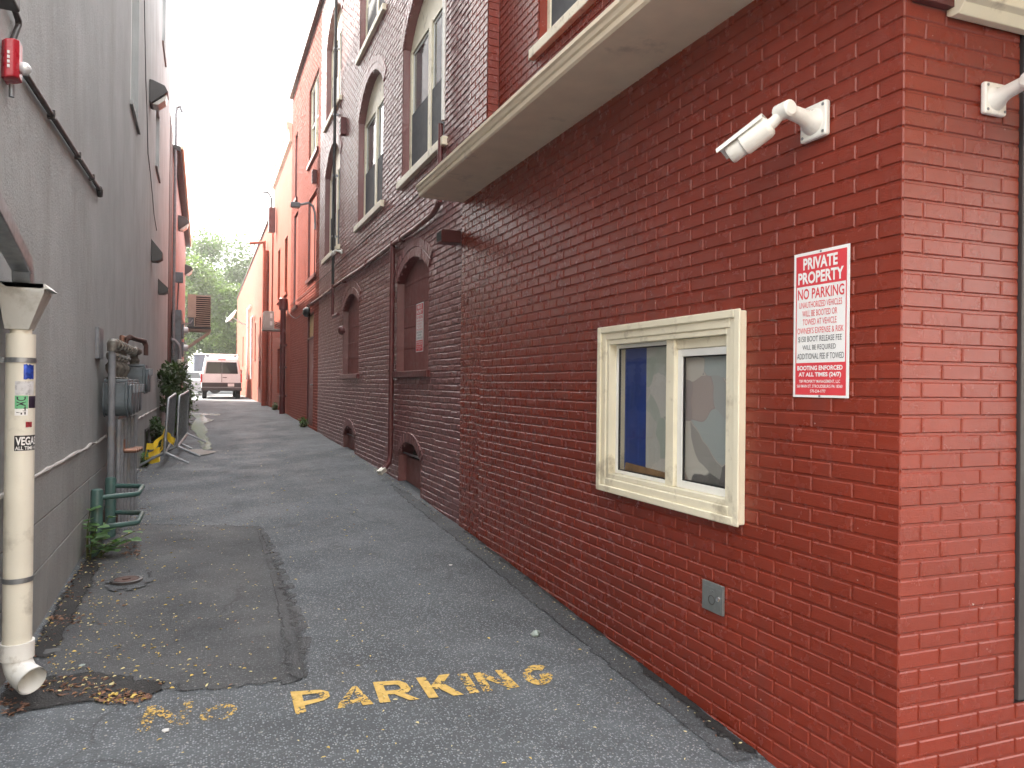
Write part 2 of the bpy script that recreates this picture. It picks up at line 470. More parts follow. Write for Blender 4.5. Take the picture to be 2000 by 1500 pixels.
def single_brick(parent, o, u, n, b, depth, ch, mat, rnd=None):
    """a brick as an object of its own; bricks of one size share a mesh"""
    key = (round(b[2], 3), round(b[3], 3), depth, ch, mat.name, tuple(round(c, 3) for c in u))
    if rnd is None and key in _shared: me = _shared[key]
    else:
        q = MB(); brick_geom(q, (0, 0, 0), u, n, (0, 0, b[2], b[3]), depth, ch, rnd)
        me = bpy.data.meshes.new('brick'); me.from_pydata(q.v, [], q.f); me.materials.append(mat)
        if rnd is None: _shared[key] = me
    ob = bpy.data.objects.new('brick', me); COL.objects.link(ob); ob.parent = parent
    ob.location = Vector(o)+u*b[0]+Vector((0, 0, b[1]))
    return ob
def wall_from(parent, jobs, mat, singles=300):
    """jobs: (o, u, n, bricks, runs, depth, chamfer, rnd). The bricks that show largest become objects, the rest one mesh."""
    scored = []
    for ji, (o, u, n, bricks, runs, depth, ch, rnd) in enumerate(jobs):
        for b in bricks:
            c = Vector(o)+u*(b[0]+b[2]/2)+Vector((0, 0, b[1]+b[3]/2)); v_ = in_view(c)
            area = 0
            if v_ and -15 < v_[0] < 2015 and -15 < v_[1] < 1515 and c.z > ground_z(c.x, c.y)+.03 and b[2] > .08:
                area = b[2]*b[3]*abs(c.normalized().dot(n))/v_[2]**2
            scored.append((area, ji, b))
    scored.sort(key=lambda s: -s[0])
    rest = MB(); mort = MB()
    for i, (area, ji, b) in enumerate(scored):
        o, u, n, _, _, depth, ch, rnd = jobs[ji]
        if i < singles and area > 0: single_brick(parent, o, u, n, b, depth, ch, mat, rnd)
        else: brick_geom(rest, o, u, n, b, depth, ch, rnd)
    for o, u, n, _, runs, depth, ch, rnd in jobs: mortar_geom(mort, o, u, n, runs, depth)
    rest.build('brickwork', mat, parent, kind='stuff', recalc=False)
    mort.build('wall', mat, parent, recalc=False)
# ------------------------------------------------------------------ red storefront building (right, near)
store = thing('storefront_building', 'red painted modern brick building with cream ledge on the near right corner', 'building')
H_A, L_A, J_A, Z_A = .0677, .2055, .010, .036
SW = (2.665, 3.80, -.575, .295)              # service window opening: y0, y1, z0, z1
Z_SOF = 1.845                                # underside of the projecting ledge
def cut_rects(rects):
    def f(za, zb):
        m_ = (za+zb)/2
        return [(a, b) for a, b, c, d in rects if c < m_ < d]
    return f
OW = Vector((XW, 0, 0))
bA, rA = lay(Y0, YA-.004, -1.95, Z_SOF+.02, L_A, H_A, J_A, cut_rects([SW]), Y0-L_A/2, 0.0012, random, Z_A)
OA2 = Vector((XW+.007, 0, 0))
bA2, rA2 = lay(YA+.002, YB, -1.8, Z_SOF+.02, L_A, H_A, J_A, cut_rects([]), YA+.05, 0.002, random, Z_A+.012)
FU = Vector((math.sin(R(94.9)), math.cos(R(94.9)), 0)); FN = Vector((FU.y, -FU.x, 0))
CORNER = Vector((XW, Y0, 0))
def on_facade(px, py, out=0):
    d = ray(px, py); return d*((CORNER+FN*out).dot(FN)/d.dot(FN))
f_end = (on_facade(1986, 900)-CORNER).dot(FU); f_top = on_facade(1850, 20).z; f_bot = on_facade(1986, 1368).z
bF, rF = lay(0, f_end+1.2, -2.0, f_top+.02, L_A, H_A, J_A, cut_rects([(f_end, f_end+.9, f_bot, f_top+1)]), 0, 0.0012, random, Z_A)
# upper storey over the ledge: set-back wall with a window, its return, and a pier in the plane of the alley wall
XU = 2.49
Y_RET = 5.99
pu = on_x(1034, 100, XU-.05)
UWZ = pu.z+.02; UW = (pu.y-1.5, pu.y-.06, UWZ, UWZ+1.9)
OU = Vector((XU, 0, 0))
bU, rU = lay(1.0, Y_RET, 1.9, 5.6, L_A, H_A, J_A, cut_rects([UW]), Y0-L_A/2, .0012, random, Z_A)
ORT = Vector((XW, Y_RET, 0))
bR, rR = lay(0, XU-XW, 1.9, 6.0, L_A, H_A, J_A, cut_rects([]), 0, 0, random, Z_A)
bP, rP = lay(Y_RET, Y_RET+.47, 1.9, 6.0, L_A, H_A, J_A, cut_rects([]), Y_RET-L_A/2, .0012, random, Z_A)
NF = Vector((0, -1, 0))
D_A, C_A = .0060, .0042
wall_from(store, [(OW, UY, NL, bA, rA, D_A, C_A, None), (OA2, UY, NL, bA2, rA2, D_A, C_A, random), (CORNER, FU, FN, bF, rF, D_A, C_A, None),
                  (OU, UY, NL, bU, rU, D_A, C_A, None), (ORT, UX, NF, bR, rR, D_A, C_A, None), (OW, UY, NL, bP, rP, D_A, C_A, None)], M['paint_a'])
# solid core behind the brick skin so the building is not a shell
core = MB()
core.box(XW+.30, 14, Y0+.30, 21.9, -2.2, 5.5)
core.build('core', M['dark_room'], store)
# projecting ledge: moulded edge run along Y
prof = [(XW+.02, Z_SOF), (1.93, Z_SOF), (1.918, Z_SOF+.012), (1.918, Z_SOF+.045), (1.906, Z_SOF+.052), (1.898, Z_SOF+.075), (1.885, Z_SOF+.088),
        (1.885, Z_SOF+.112), (1.90, Z_SOF+.122), (XW+.02, Z_SOF+.16)]
mb = MB(); ysl = [.9]+[.9+.5*i+random.uniform(-.05, .05) for i in range(1, 12)]+[6.645]
for y in ysl:
    for x, z in prof: mb.v.append((x+random.uniform(-.0015, .0015), y, z+random.uniform(-.002, .002)))
k = len(prof)
for i in range(len(ysl)-1):
    for j in range(k):
        a = i*k+j; b = i*k+(j+1) % k; mb.f.append((a, b, b+k, a+k))
mb.f.append(tuple(range(k))); mb.f.append(tuple((len(ysl)-1)*k+j for j in range(k)))
ledge = mb.build('ledge', M['ledge'], store)
mb = MB(); mb.prism([(1.905, .9, Z_SOF+.1235), (2.0, .9, Z_SOF+.150), (XU-.006, .9, Z_SOF+.30), (XU-.006, .9, Z_SOF+.1635), (XW+.02, .9, Z_SOF+.1635), ], (0, Y_RET-.9, 0))
mb.prism([(1.905, Y_RET+.002, Z_SOF+.1235), (2.0, Y_RET+.002, Z_SOF+.15), (XW-.003, Y_RET+.002, Z_SOF+.26), (XW-.003, Y_RET+.002, Z_SOF+.1640)], (0, .65, 0))
mb.build('flashing', M['paint_a'], ledge)
# cornice over the shop front
p0 = on_facade(1848, 32); s0 = (p0-CORNER).dot(FU); z0 = p0.z
mb = MB(); prof = [(0, 0), (.02, -.012), (.05, -.012), (.075, .02), (.10, .03), (.115, .07), (.16, .09), (.17, .15), (.24, .18), (.25, .3), (0, .3)]
P = [CORNER+FU*s0+FN*o+Vector((0, 0, z0+z)) for o, z in prof]
mb.prism(P, FU*1.6)
mb.build('cornice', M['cream'], store, bevel=.004)
mb = MB(); q = CORNER+FN*.004
mb.prism([q+FU*.03+Vector((0, 0, z0+.02)), q+FU*(s0+1.6)+Vector((0, 0, z0+.02)), q+FU*(s0+1.6)+Vector((0, 0, z0+.8)), q+FU*.03+Vector((0, 0, z0+.8))], FN*.03)
mb.build('frieze_board', M['maroon_trim'], store)
mb = MB(); q = CORNER+FN*.035+Vector((0, 0, z0+.302))
mb.prism([q+FU*.01, q+FU*4.2, q+FU*4.2+FN*1.5, q+FU*.01+FN*1.5], (0, 0, .16)); mb.build('front_canopy', M['maroon_trim'], store)
# shop window frame at the right edge
mb = MB(); q = CORNER+FU*(f_end+.012)+FN*-.06
def fbox(s_, e_, za, zb, o0, o1):
    c = CORNER+FU*((s_+e_)/2)+FN*((o0+o1)/2)+Vector((0, 0, (za+zb)/2)); return (c, FU, FN, Vector((0, 0, 1)), (e_-s_)/2, (o1-o0)/2, (zb-za)/2)
mb.obox(*fbox(f_end+.004, f_end+.06, f_bot+.004, f_top, -.10, .012)); mb.obox(*fbox(f_end+.06, f_end+.9, f_bot+.004, f_bot+.07, -.10, .012))
sf = mb.build('shop_window', M['dark_metal'], store, bevel=.003)
M['dark_glass'] = simple('dark_window_glass', (.02, .024, .026), .06, var=.02)
M['dark_glass'].node_tree.nodes['Principled BSDF'].inputs['IOR'].default_value = 1.8
MB().obox(*fbox(f_end+.06, f_end+.9, f_bot+.07, f_top, -.06, -.05)).build('pane', M['dark_glass'], sf)

# upper window
def rect_window(parent, X, y0, y1, z0, z1, mat_frame, name='window', reveal=.11, sill=True, screens=True):
    """two-light window in the alley wall; opening y0..y1, z0..z1, wall plane X (outward -X)"""
    xr = X+reveal
    mb = MB()
    for (a, b, c, d) in ((y0, y0+.055, z0, z1), (y1-.055, y1, z0, z1), (y0+.055, y1-.055, z1-.06, z1), (y0+.055, y1-.055, z0, z0+.04), ((y0+y1)/2-.045, (y0+y1)/2+.045, z0+.04, z1-.06)):
        mb.box(xr-.03, xr+.05, a, b, c, d)
    o = mb.build(name, mat_frame, parent, bevel=.004)
    mb = MB(); e = .25
    mb.box(X+.012, xr+.05, y0-e, y0-.0005, z0-.0, z1+e); mb.box(X+.012, xr+.05, y1+.0005, y1+e, z0, z1+e); mb.box(X+.012, xr+.05, y0-.0005, y1+.0005, z1+.0005, z1+e)
    mb.build('reveal', M['paint_a'], o)
    if sill:
        mb = MB(); mb.box(X-.05, xr+.03, y0-.08, y1+.08, z0-.085, z0-.001)
        mb.build('sill', mat_frame, o, bevel=.006)
    zm = (z0+z1)/2
    for a, b in ((y0+.055, (y0+y1)/2-.045), ((y0+y1)/2+.045, y1-.055)):
        sash_pair(o, xr, a, b, z0+.04, zm, z1-.06, screens)
    return o
def sash_pair(o, xr, a, b, z0, zm, z1, screens=True):
    for (za, zb, dx) in ((z0, zm+.02, .028), (zm-.02, z1, .004)):
        mb = MB(); t_ = .035
        for (c, d, e, f) in ((a+.003, a+t_, za, zb), (b-t_, b-.003, za, zb), (a+t_, b-t_, za, za+t_), (a+t_, b-t_, zb-t_, zb)):
            mb.box(xr+dx-.012, xr+dx+.012, c, d, e, f)
        s = mb.build('sash', M['white_vinyl'], o, bevel=.002)
        MB().box(xr+dx-.003, xr+dx+.003, a+t_, b-t_, za+t_, zb-t_).build('pane', M['win_glass'], o)
        if screens and za == z0:
            MB().box(xr-.018, xr-.0165, a+.004, b-.004, za+.006, zb-.006).build('screen', M['screen'], o)
M['win_glass'] = simple('house_window_glass', (.03, .036, .042), .04, var=.02)
M['win_glass'].node_tree.nodes['Principled BSDF'].inputs['IOR'].default_value = 2.0
M['screen'] = simple('grey_insect_screen', (.085, .09, .10), .75, var=.08)
rect_window(store, XU, UW[0], UW[1], UW[2], UW[3], M['cream'])

# ------------------------------------------------------------------ service window in the near wall
sw = MB(); y0, y1, z0, z1 = SW
def casing(y0, y1, z0, z1, wd, x0, x1):
    return [(x0, x1, y0-wd, y0, z0-wd, z1+wd), (x0, x1, y1, y1+wd, z0-wd, z1+wd), (x0, x1, y0, y1, z1, z1+wd), (x0, x1, y0, y1, z0-wd, z0)]
for b in casing(y0, y1, z0, z1, .078, XW-.038, XW+.002): sw.box(*b)
win = sw.build('service_window', M['cream'], store, bevel=.007, seg=3)
mb = MB()
for b in casing(y0-.045, y1+.045, z0-.045, z1+.045, .040, XW-.052, XW-.0385): mb.box(*b)
mb.build('moulding', M['cream'], win, bevel=.006, seg=3)
mb = MB()
for b in casing(y0+.03, y1-.03, z0+.03, z1-.03, .0298, XW-.030, XW+.11): mb.box(*b)
mb.build('jamb', M['cream'], win, bevel=.003)
ym = on_x(1311, 800, XW).y
mb = MB(); mb.box(XW-.012, XW+.085, ym-.036, ym+.036, z0+.0305, z1-.0305); mb.build('mullion', M['cream'], win, bevel=.004)
M['glass'], t, b_ = nodes('clear_glass')
for n_ in list(t.nodes):
    if n_.type != 'OUTPUT_MATERIAL': t.nodes.remove(n_)
tr = nd(t, 'ShaderNodeBsdfTransparent'); tr.inputs[0].default_value = (.95, .955, .95, 1)
gl = nd(t, 'ShaderNodeBsdfGlossy'); gl.inputs['Roughness'].default_value = .02
fr = nd(t, 'ShaderNodeFresnel'); _g = nd(t, 'ShaderNodeNewGeometry'); _i = nd(t, 'ShaderNodeMix', data_type='FLOAT'); _i.inputs[2].default_value = 1.6; _i.inputs[3].default_value = 1/1.6
t.links.new(_g.outputs['Backfacing'], _i.inputs[0]); t.links.new(_i.outputs[0], fr.inputs[0])
mx = nd(t, 'ShaderNodeMixShader')
t.links.new(fr.outputs[0], mx.inputs[0]); t.links.new(tr.outputs[0], mx.inputs[1]); t.links.new(gl.outputs[0], mx.inputs[2])
t.links.new(mx.outputs[0], t.nodes['Material Output'].inputs[0])
def sash(a, b, za, zb, x, tk):
    mb = MB()
    for (c, d, e, f) in ((a, a+tk, za, zb), (b-tk, b, za, zb), (a+tk, b-tk, za, za+tk), (a+tk, b-tk, zb-tk, zb)):
        mb.box(x, x+.028, c, d, e, f)
    mb.build('sash', M['white_vinyl'], win, bevel=.003)
    mb = MB(); g = .007
    for (c, d, e, f) in ((a+tk, a+tk+g, za+tk, zb-tk), (b-tk-g, b-tk, za+tk, zb-tk), (a+tk+g, b-tk-g, za+tk, za+tk+g), (a+tk+g, b-tk-g, zb-tk-g, zb-tk)):
        mb.box(x+.008, x+.020, c, d, e, f)
    mb.build('gasket', M['black'], win)
    MB().box(x+.012, x+.0155, a+tk+g, b-tk-g, za+tk+g, zb-tk-g).build('pane', M['glass'], win)
sash(ym+.037, y1-.031, z0+.031, z1-.031, XW+.020, .022)
sash(y0+.031, ym-.037, z0+.031, z1-.085, XW+.012, .040)
MB().box(XW+.005, XW+.06, y0+.031, ym-.037, z1-.084, z1-.031).build('head_track', M['cream'], win, bevel=.004)
# room box behind the window
mb = MB(); xa, xb = XW+.112, XW+.24
mb.box(xb, xb+.008, y0-.2, y1+.2, z0-.2, z1+.2)
mb.box(xa, xb, y0-.05, y0-.04, z0-.05, z1+.05); mb.box(xa, xb, y1+.04, y1+.05, z0-.05, z1+.05); mb.box(xa, xb, y0-.05, y1+.05, z0-.05, z0-.04); mb.box(xa, xb, y0-.05, y1+.05, z1+.04, z1+.05)
M['room_wall'] = simple('pale_room_wall', (.62, .61, .57), .8)
mb.build('room_lining', M['room_wall'], win)
M['blue_panel'] = simple('blue_panel', (.012, .055, .32), .45, var=.12)
tag(MB().box(XW+.066, XW+.078, on_x(1265, 800, XW+.066).y, on_x(1220, 800, XW+.066).y, z0+.031, z1-.05).build('blue_panel', M['blue_panel'], bevel=.002), 'bright blue upright board standing behind the left pane of the cream window', 'board')
M['wood'] = simple('raw_wood_block', (.36, .21, .10), .6, var=.3, vscale=9)
mb = MB(); yw = on_x(1218, 940, XW+.05).y; mb.prism([(XW+.0495, ym+.038, z0+.031), (XW+.0495, yw, z0+.031), (XW+.0495, yw-.02, z0+.105), (XW+.0495, ym+.038, z0+.085)], (.007, 0, 0))
tag(mb.build('wood_block', M['wood'], bevel=.004), 'raw wooden bar lying on the sill inside the cream window', 'wood block')
# plain printed poster: soft blotches only (the pictured characters are left out)
def poster_mat(name, cols, seed, sc):
    m, t, b = nodes(name); p = pos(t)
    mp = nd(t, 'ShaderNodeMapping'); mp.inputs['Location'].default_value = (seed, seed*1.7, seed*.6); t.links.new(p, mp.inputs[0])
    wob = nd(t, 'ShaderNodeTexNoise'); wob.inputs['Scale'].default_value = 2.5; t.links.new(mp.outputs[0], wob.inputs['Vector'])
    ad = nd(t, 'ShaderNodeVectorMath', operation='MULTIPLY_ADD'); ad.inputs[1].default_value = (.35, .35, .35)
    t.links.new(wob.outputs['Color'], ad.inputs[0]); t.links.new(mp.outputs[0], ad.inputs[2])
    v = nd(t, 'ShaderNodeTexVoronoi', feature='SMOOTH_F1'); v.inputs['Scale'].default_value = sc; v.inputs['Smoothness'].default_value = .06
    t.links.new(ad.outputs[0], v.inputs['Vector'])
    sp = nd(t, 'ShaderNodeSeparateColor'); t.links.new(v.outputs['Color'], sp.inputs[0])
    n = len(cols); r = ramp(t, sp.outputs[0], [((i+.5)/n*.8+.1, c) for i, c in enumerate(cols)])
    t.links.new(r, b.inputs['Base Color']); b.inputs['Roughness'].default_value = .5; return m
M['poster1'] = poster_mat('abstract_poster_print', [(.20, .19, .19), (.50, .48, .45), (.76, .73, .67), (.70, .66, .60), (.44, .34, .33), (.50, .56, .56)], 5.3, 4.4)
M['poster2'] = poster_mat('abstract_poster_print_pale', [(.42, .43, .42), (.78, .76, .72), (.68, .67, .64), (.52, .58, .52)], 8.4, 4.2)
tag(MB().box(XW+.052, XW+.055, y0+.032, ym-.038, z0+.032, z1-.05).build('poster', M['poster1']), 'muted printed poster filling the right pane of the cream window', 'poster')
tag(MB().box(XW+.058, XW+.061, ym+.038, on_x(1262, 800, XW+.058).y, z0+.032, z1-.05).build('poster', M['poster2']), 'pale printed poster beside the blue board behind the left pane', 'poster')

# ------------------------------------------------------------------ old maroon brick building (right, middle)
old = thing('old_brick_building', 'old maroon painted brick building with arched windows along the right of the alley', 'building')
XB = XW+.012
Y_B1 = 22.0
ARCH = []          # (yc, w, z0, zspring, rise, kind)
for yc in (8.17, 11.06, 14.62): ARCH.append((yc, 1.80, 2.70, 4.46, .46, 'double'))
for yc in (11.06, 14.6): ARCH.append((yc, 1.80, 5.58, 7.26, .46, 'double'))
ARCH += [(8.51, 1.44, .175, 1.36, .23, 'blocked'), (12.48, 1.46, .175, 1.36, .23, 'blocked')]
ARCH += [(8.55, 1.03, -1.45, -.93, .20, 'vent'), (12.53, 1.05, -1.4, -.95, .20, 'vent')]
RECT = [(17.05, 18.1, -1.05, 1.72), (16.65, 18.25, 5.50, 7.40), (16.8, 18.2, 2.6, 4.6), (20.6, 21.15, 5.3, 7.2), (20.3, 21.2, 2.2, 4.9)]
def arch_r(w_, rise): return (w_*w_/4+rise*rise)/(2*rise)
def arch_cut(za, zb):
    out = []
    for yc, w_, z0, zs, rise, kd in ARCH:
        m_ = (za+zb)/2
        if z0 < m_ <= zs: out.append((yc-w_/2, yc+w_/2))
        elif zs < m_ < zs+rise:
            r = arch_r(w_, rise); hw = math.sqrt(max(0, r*r-(r-rise+m_-zs)**2)); out.append((yc-hw, yc+hw))
    m_ = (za+zb)/2
    for a, b, c, d in RECT:
        if c < m_ < d: out.append((a, b))
    return out
rb = random.Random(11)
OB = Vector((XB, 0, 0))
Y_SPL = 16.30
bB, rB = lay(YB+.0015, Y_SPL, -1.75, Z_SOF+.08, .207, .0685, .013, arch_cut, .03, .0035, rb, .01)
bB2, rB2 = lay(Y_RET+.472, Y_SPL, Z_SOF+.08, 8.6, .207, .0685, .013, arch_cut, .03, .0035, rb, .01)
wall_from(old, [(OB, UY, NL, bB, rB, .010, .006, rb), (OB, UY, NL, bB2, rB2, .010, .006, rb)], M['paint_b'])
bB3, rB3 = lay(Y_SPL, Y_B1, -1.75, 8.6, .207, .0685, .013, arch_cut, .03, .0035, rb, .01)
wall_from(old, [(OB, UY, NL, bB3, rB3, .010, .006, rb)], M['paint_c'], 0)
MB().box(XB+.35, 14, 6.7, Y_B1-.01, 5.55, 8.55).build('core', M['dark_room'], old)
mb = MB(); mb.box(XB-.10, 14, 6.5, Y_B1, 8.6, 8.70); cop = mb.build('parapet_cap', M['dark_metal'], old)
MB().box(XB, XB+.34, 6.5, Y_B1-.003, 8.56, 8.6).build('parapet_top', M['paint_b'], old)
def outline(yc, w_, z0, zs, rise, n=14):
    r = arch_r(w_, rise); cz = zs+rise-r; a0 = math.asin(w_/2/r)
    return [(yc-w_/2, z0)] + [(yc+r*math.sin(-a0+2*a0*i/n), cz+r*math.cos(-a0+2*a0*i/n)) for i in range(n+1)] + [(yc+w_/2, z0)]
def ring_geom(mb_, X, yc, w_, zs, rise, thick, proud, rows=2):
    r = arch_r(w_, rise); cz = zs+rise-r; a0 = math.asin(w_/2/r)
    n_b = max(10, int(2*a0*(r+thick/2)/.075))
    # solid backing so the courses cut off behind it stay hidden
    pts = lambda rr, t_: (yc+rr*math.sin(t_), cz+rr*math.cos(t_))
    m_ = 24
    for i in range(m_):
        t0, t1 = -a0+2*a0*i/m_, -a0+2*a0*(i+1)/m_
        q = [pts(r-.002, t0), pts(r+thick, t0), pts(r+thick, t1), pts(r-.002, t1)]
        mb_.prism([(X-proud+.008, y, z) for y, z in q], (.12, 0, 0))
    for row in range(rows):
        ra = r+row*thick/rows+.004; rb_ = r+(row+1)*thick/rows-.005
        for i in range(n_b):
            t0, t1 = -a0+2*a0*(i+.07)/n_b, -a0+2*a0*(i+.93)/n_b
            k = rb.uniform(-.003, .003)
            q = [pts(ra, t0), pts(rb_, t0), pts(rb_, t1), pts(ra, t1)]
            c = (sum(p[0] for p in q)/4, sum(p[1] for p in q)/4)
            f = [(c[0]+(p[0]-c[0])*.86, c[1]+(p[1]-c[1])*.92) for p in q]
            b0 = len(mb_.v)
            mb_.v += [(X-proud+.012, y, z) for y, z in q]+[(X-proud-.002+k, y, z) for y, z in q]+[(X-proud-.008+k, y, z) for y, z in f]
            for a_ in range(4):
                c_ = (a_+1) % 4
                mb_.f += [(b0+a_, b0+c_, b0+4+c_, b0+4+a_), (b0+4+a_, b0+4+c_, b0+8+c_, b0+8+a_)]
            mb_.f.append((b0+8, b0+9, b0+10, b0+11))
def strip_reveal(X, depth, ol, mat, parent, name='reveal'):
    mb = MB(); n = len(ol)
    for y, z in ol: mb.v += [(X-.001, y, z), (X+depth, y, z)]
    for i in range(n-1): mb.f.append((2*i, 2*i+1, 2*i+3, 2*i+2))
    return mb.build(name, mat, parent, recalc=False)
M['infill'] = simple('maroon_painted_infill_board', (.23, .075, .07), .45, var=.14, vscale=4, dirt=(.30, .22, .19), dirt_scale=6, dirt_amt=.15, bstr=.2, bscale=50)
def clip_arch(ol, za, zb, ins=0.0):
    """the slice of an arched outline between two heights, as a polygon"""
    def clip(poly, keep, at):
        out = []
        for (p, q) in zip(poly, poly[1:]+poly[:1]):
            ip, iq = keep(p[1]), keep(q[1])
            if ip: out.append(p)
            if ip != iq:
                k_ = (at-p[1])/(q[1]-p[1]); out.append((p[0]+(q[0]-p[0])*k_, at))
        return out
    poly = clip(list(ol), lambda z: z >= za, za)
    if len(poly) > 2: poly = clip(poly, lambda z: z <= zb, zb)
    return poly
for idx, (yc, w_, z0, zs, rise, kd) in enumerate(ARCH):
    ol = outline(yc, w_, z0, zs, rise)
    if kd == 'double':
        xr = XB+.13
        # frame: arched head panel plus side stiles, mullion and bottom rail
        r_in = outline(yc, w_-.14, z0+.05, zs, rise-.05)
        mb = MB()
        head = clip_arch(outline(yc, w_-.004, z0, zs, rise-.003), zs-.03, 99)
        mb.prism([(xr-.02, y, z) for y, z in head], (.05, 0, 0))
        for (a, b, c, d) in ((yc-w_/2+.003, yc-w_/2+.075, z0, zs-.03), (yc+w_/2-.075, yc+w_/2-.003, z0, zs-.03), (yc-.06, yc+.06, z0+.04, zs-.03), (yc-w_/2+.075, yc+w_/2-.075, z0, z0+.04)):
            mb.box(xr-.032, xr+.05, a, b, c, d)
        fr_ = mb.build('arched_window', M['cream'], old)
        mb = MB()
        for (a, b) in ((yc-w_/2+.075, yc-.06), (yc+.06, yc+w_/2-.075)): mb.box(xr-.026, xr-.0205, a, b, zs-.07, zs-.03)
        mb.build('head_bead', M['cream'], fr_)
        for a, b in ((yc-w_/2+.075, yc-.06), (yc+.06, yc+w_/2-.075)):
            sash_pair(fr_, xr, a, b, z0+.04, (z0+zs)/2-.02, zs-.07)
        MB().box(xr+.06, xr+.2, yc-w_/2, yc+w_/2, z0, zs+rise).build('room_lining', M['dark_room'], fr_)
        strip_reveal(XB, .16, ol, M['paint_b'], fr_)
        mb = MB(); ring_geom(mb, XB, yc, w_, zs, rise, .21, .004); mb.build('brick_arch', M['paint_b'], fr_, kind='stuff')
        MB().box(XB-.055, XB+.14, yc-w_/2-.09, yc+w_/2+.09, z0-.10, z0-.002).build('sill', M['cream'], fr_, bevel=.008)
    elif kd == 'blocked':
        strip_ = strip_reveal(XB, .13, ol, M['paint_b'], old, 'blocked_window')
        zz = [z0-.02, z0+.30, z0+.58, z0+.86, z0+1.14, 99]
        for a, b in zip(zz, zz[1:]):
            pg = clip_arch(ol, a+.003, b-.003)
            MB().prism([(XB+.10+random.uniform(-.003, .003), y, z) for y, z in pg], (.03, 0, 0)).build('panel', M['infill'], strip_)
        mb = MB(); ring_geom(mb, XB, yc, w_, zs, rise, .24, .004); mb.build('brick_arch', M['paint_b'], strip_, kind='stuff')
        MB().box(XB-.045, XB+.12, yc-w_/2-.07, yc+w_/2+.05, z0-.085, z0).build('sill', M['maroon_trim'], strip_, bevel=.008)
    else:
        strip_ = strip_reveal(XB, .2, ol, M['paint_b'], old, 'basement_opening')
        mb = MB(); ring_geom(mb, XB, yc, w_, zs, rise, .13, .004, 1); mb.build('brick_arch', M['paint_b'], strip_, kind='stuff')
        MB().tube([(XB+.06, yc-w_/2, zs+.03), (XB+.06, yc+w_/2, zs+.03)], .013).build('bar', M['steel'], strip_)
        MB().prism([(XB+.19, y, z) for y, z in ol], (.02, 0, 0)).build('back', M['dark_room'], strip_)
        if yc < 10:
            MB().prism([(XB+.11, y, z) for y, z in clip_arch(ol, -9, zs-.03)], (.03, 0, 0)).build('panel', M['infill'], strip_)
        else:
            for i in range(9):
                y = yc-w_/2+.06+i*(w_-.12)/8
                MB().box(XB+.08, XB+.095, y-.04, y+.04, z0, zs+.10).build('slat', M['infill'], strip_)
# door with pale panel over it
mb = MB(); a, b, c, d = RECT[0]
dr = MB().box(XB+.03, XB+.075, a+.03, b-.03, c+.03, 1.10).build('door', M['infill'], old, bevel=.004)
mb = MB()
for q in ((a, a+.03, c, d), (b-.03, b, c, d), (a+.03, b-.03, 1.105, 1.14), (a+.03, b-.03, d-.03, d)): mb.box(XB+.0, XB+.10, *q)
mb.build('door_frame', M['maroon_trim'], dr)
M['pale_panel'] = simple('pale_yellow_board', (.55, .43, .22), .6, var=.1)
MB().box(XB+.05, XB+.075, a+.03, b-.03, 1.14, 1.41).build('transom_panel', M['pale_panel'], dr, bevel=.004)
MB().box(XB+.05, XB+.075, a+.03, b-.03, 1.415, d-.03).build('transom_panel', M['pale_panel'], dr, bevel=.004)
MB().tube([(XB+.035, a+.12, -.02), (XB-.03, a+.12, -.02), (XB-.03, a+.24, -.02)], .011).build('handle', M['steel'], dr)
for z in (-.7, .1, .85): MB().box(XB+.012, XB+.029, b-.06, b+.01, z-.05, z+.05).build('hinge', M['maroon_trim'], dr)
MB().box(XB+.08, XB+.1, a, b, c, d).build('back', M['dark_room'], dr)
# upper openings further back
for (a, b, c, d) in RECT[1:]:
    boarded = (b-a) < 1 or c < 3
    if boarded:
        o = MB().box(XB+.05, XB+.09, a, b, c, d).build('boarded_window', M['paint_c'], old)
        strip_reveal(XB, .1, [(a, c), (a, d), (b, d), (b, c)], M['paint_b'], o)
    else:
        o = rect_window(old, XB, a, b, c, d, M['cream'], reveal=.08, sill=False, screens=False)
    MB().box(XB-.05, XB+.06, a-.08, b+.08, c-.09, c-.002).build('sill', M['maroon_trim'], o)

# ------------------------------------------------------------------ farther red buildings
def bricky(name, col, rough=.55):
    m, t, b = nodes(name)
    g = nd(t, 'ShaderNodeNewGeometry'); sx = nd(t, 'ShaderNodeSeparateXYZ'); t.links.new(g.outputs['Position'], sx.inputs[0])
    cb = nd(t, 'ShaderNodeCombineXYZ'); t.links.new(math_n(t, 'ADD', sx.outputs[1], sx.outputs[0]), cb.inputs[0]); t.links.new(sx.outputs[2], cb.inputs[1])
    br = nd(t, 'ShaderNodeTexBrick'); br.inputs['Scale'].default_value = 1; br.inputs['Brick Width'].default_value = .207; br.inputs['Row Height'].default_value = .0685; br.inputs['Mortar Size'].default_value = .006
    br.inputs['Color1'].default_value = (*col, 1); br.inputs['Color2'].default_value = (*[c*.85 for c in col], 1); br.inputs['Mortar'].default_value = (*[c*.7 for c in col], 1)
    t.links.new(cb.outputs[0], br.inputs['Vector'])
    c = mixc(t, ramp(t, noise(t, pos(t), 1.1, 6, .6), [(.4, (0,)*3), (.75, (.6,)*3)]), br.outputs['Color'], tuple(x*.75+.03 for x in col))
    t.links.new(c, b.inputs['Base Color']); b.inputs['Roughness'].default_value = rough+.15; b.inputs['Specular IOR Level'].default_value = .25
    inv = math_n(t, 'SUBTRACT', 1.0, br.outputs['Fac']); bump(t, b, inv, .6, .01)
    return m
M['far_red'] = bricky('orange_red_painted_brick', (.40, .085, .045))
M['far_red2'] = bricky('faded_red_painted_brick', (.38, .10, .06))
M['dark_brick'] = bricky('dark_weathered_brick', (.10, .055, .05))
M['left_red'] = bricky('left_red_brick', (.25, .095, .072))
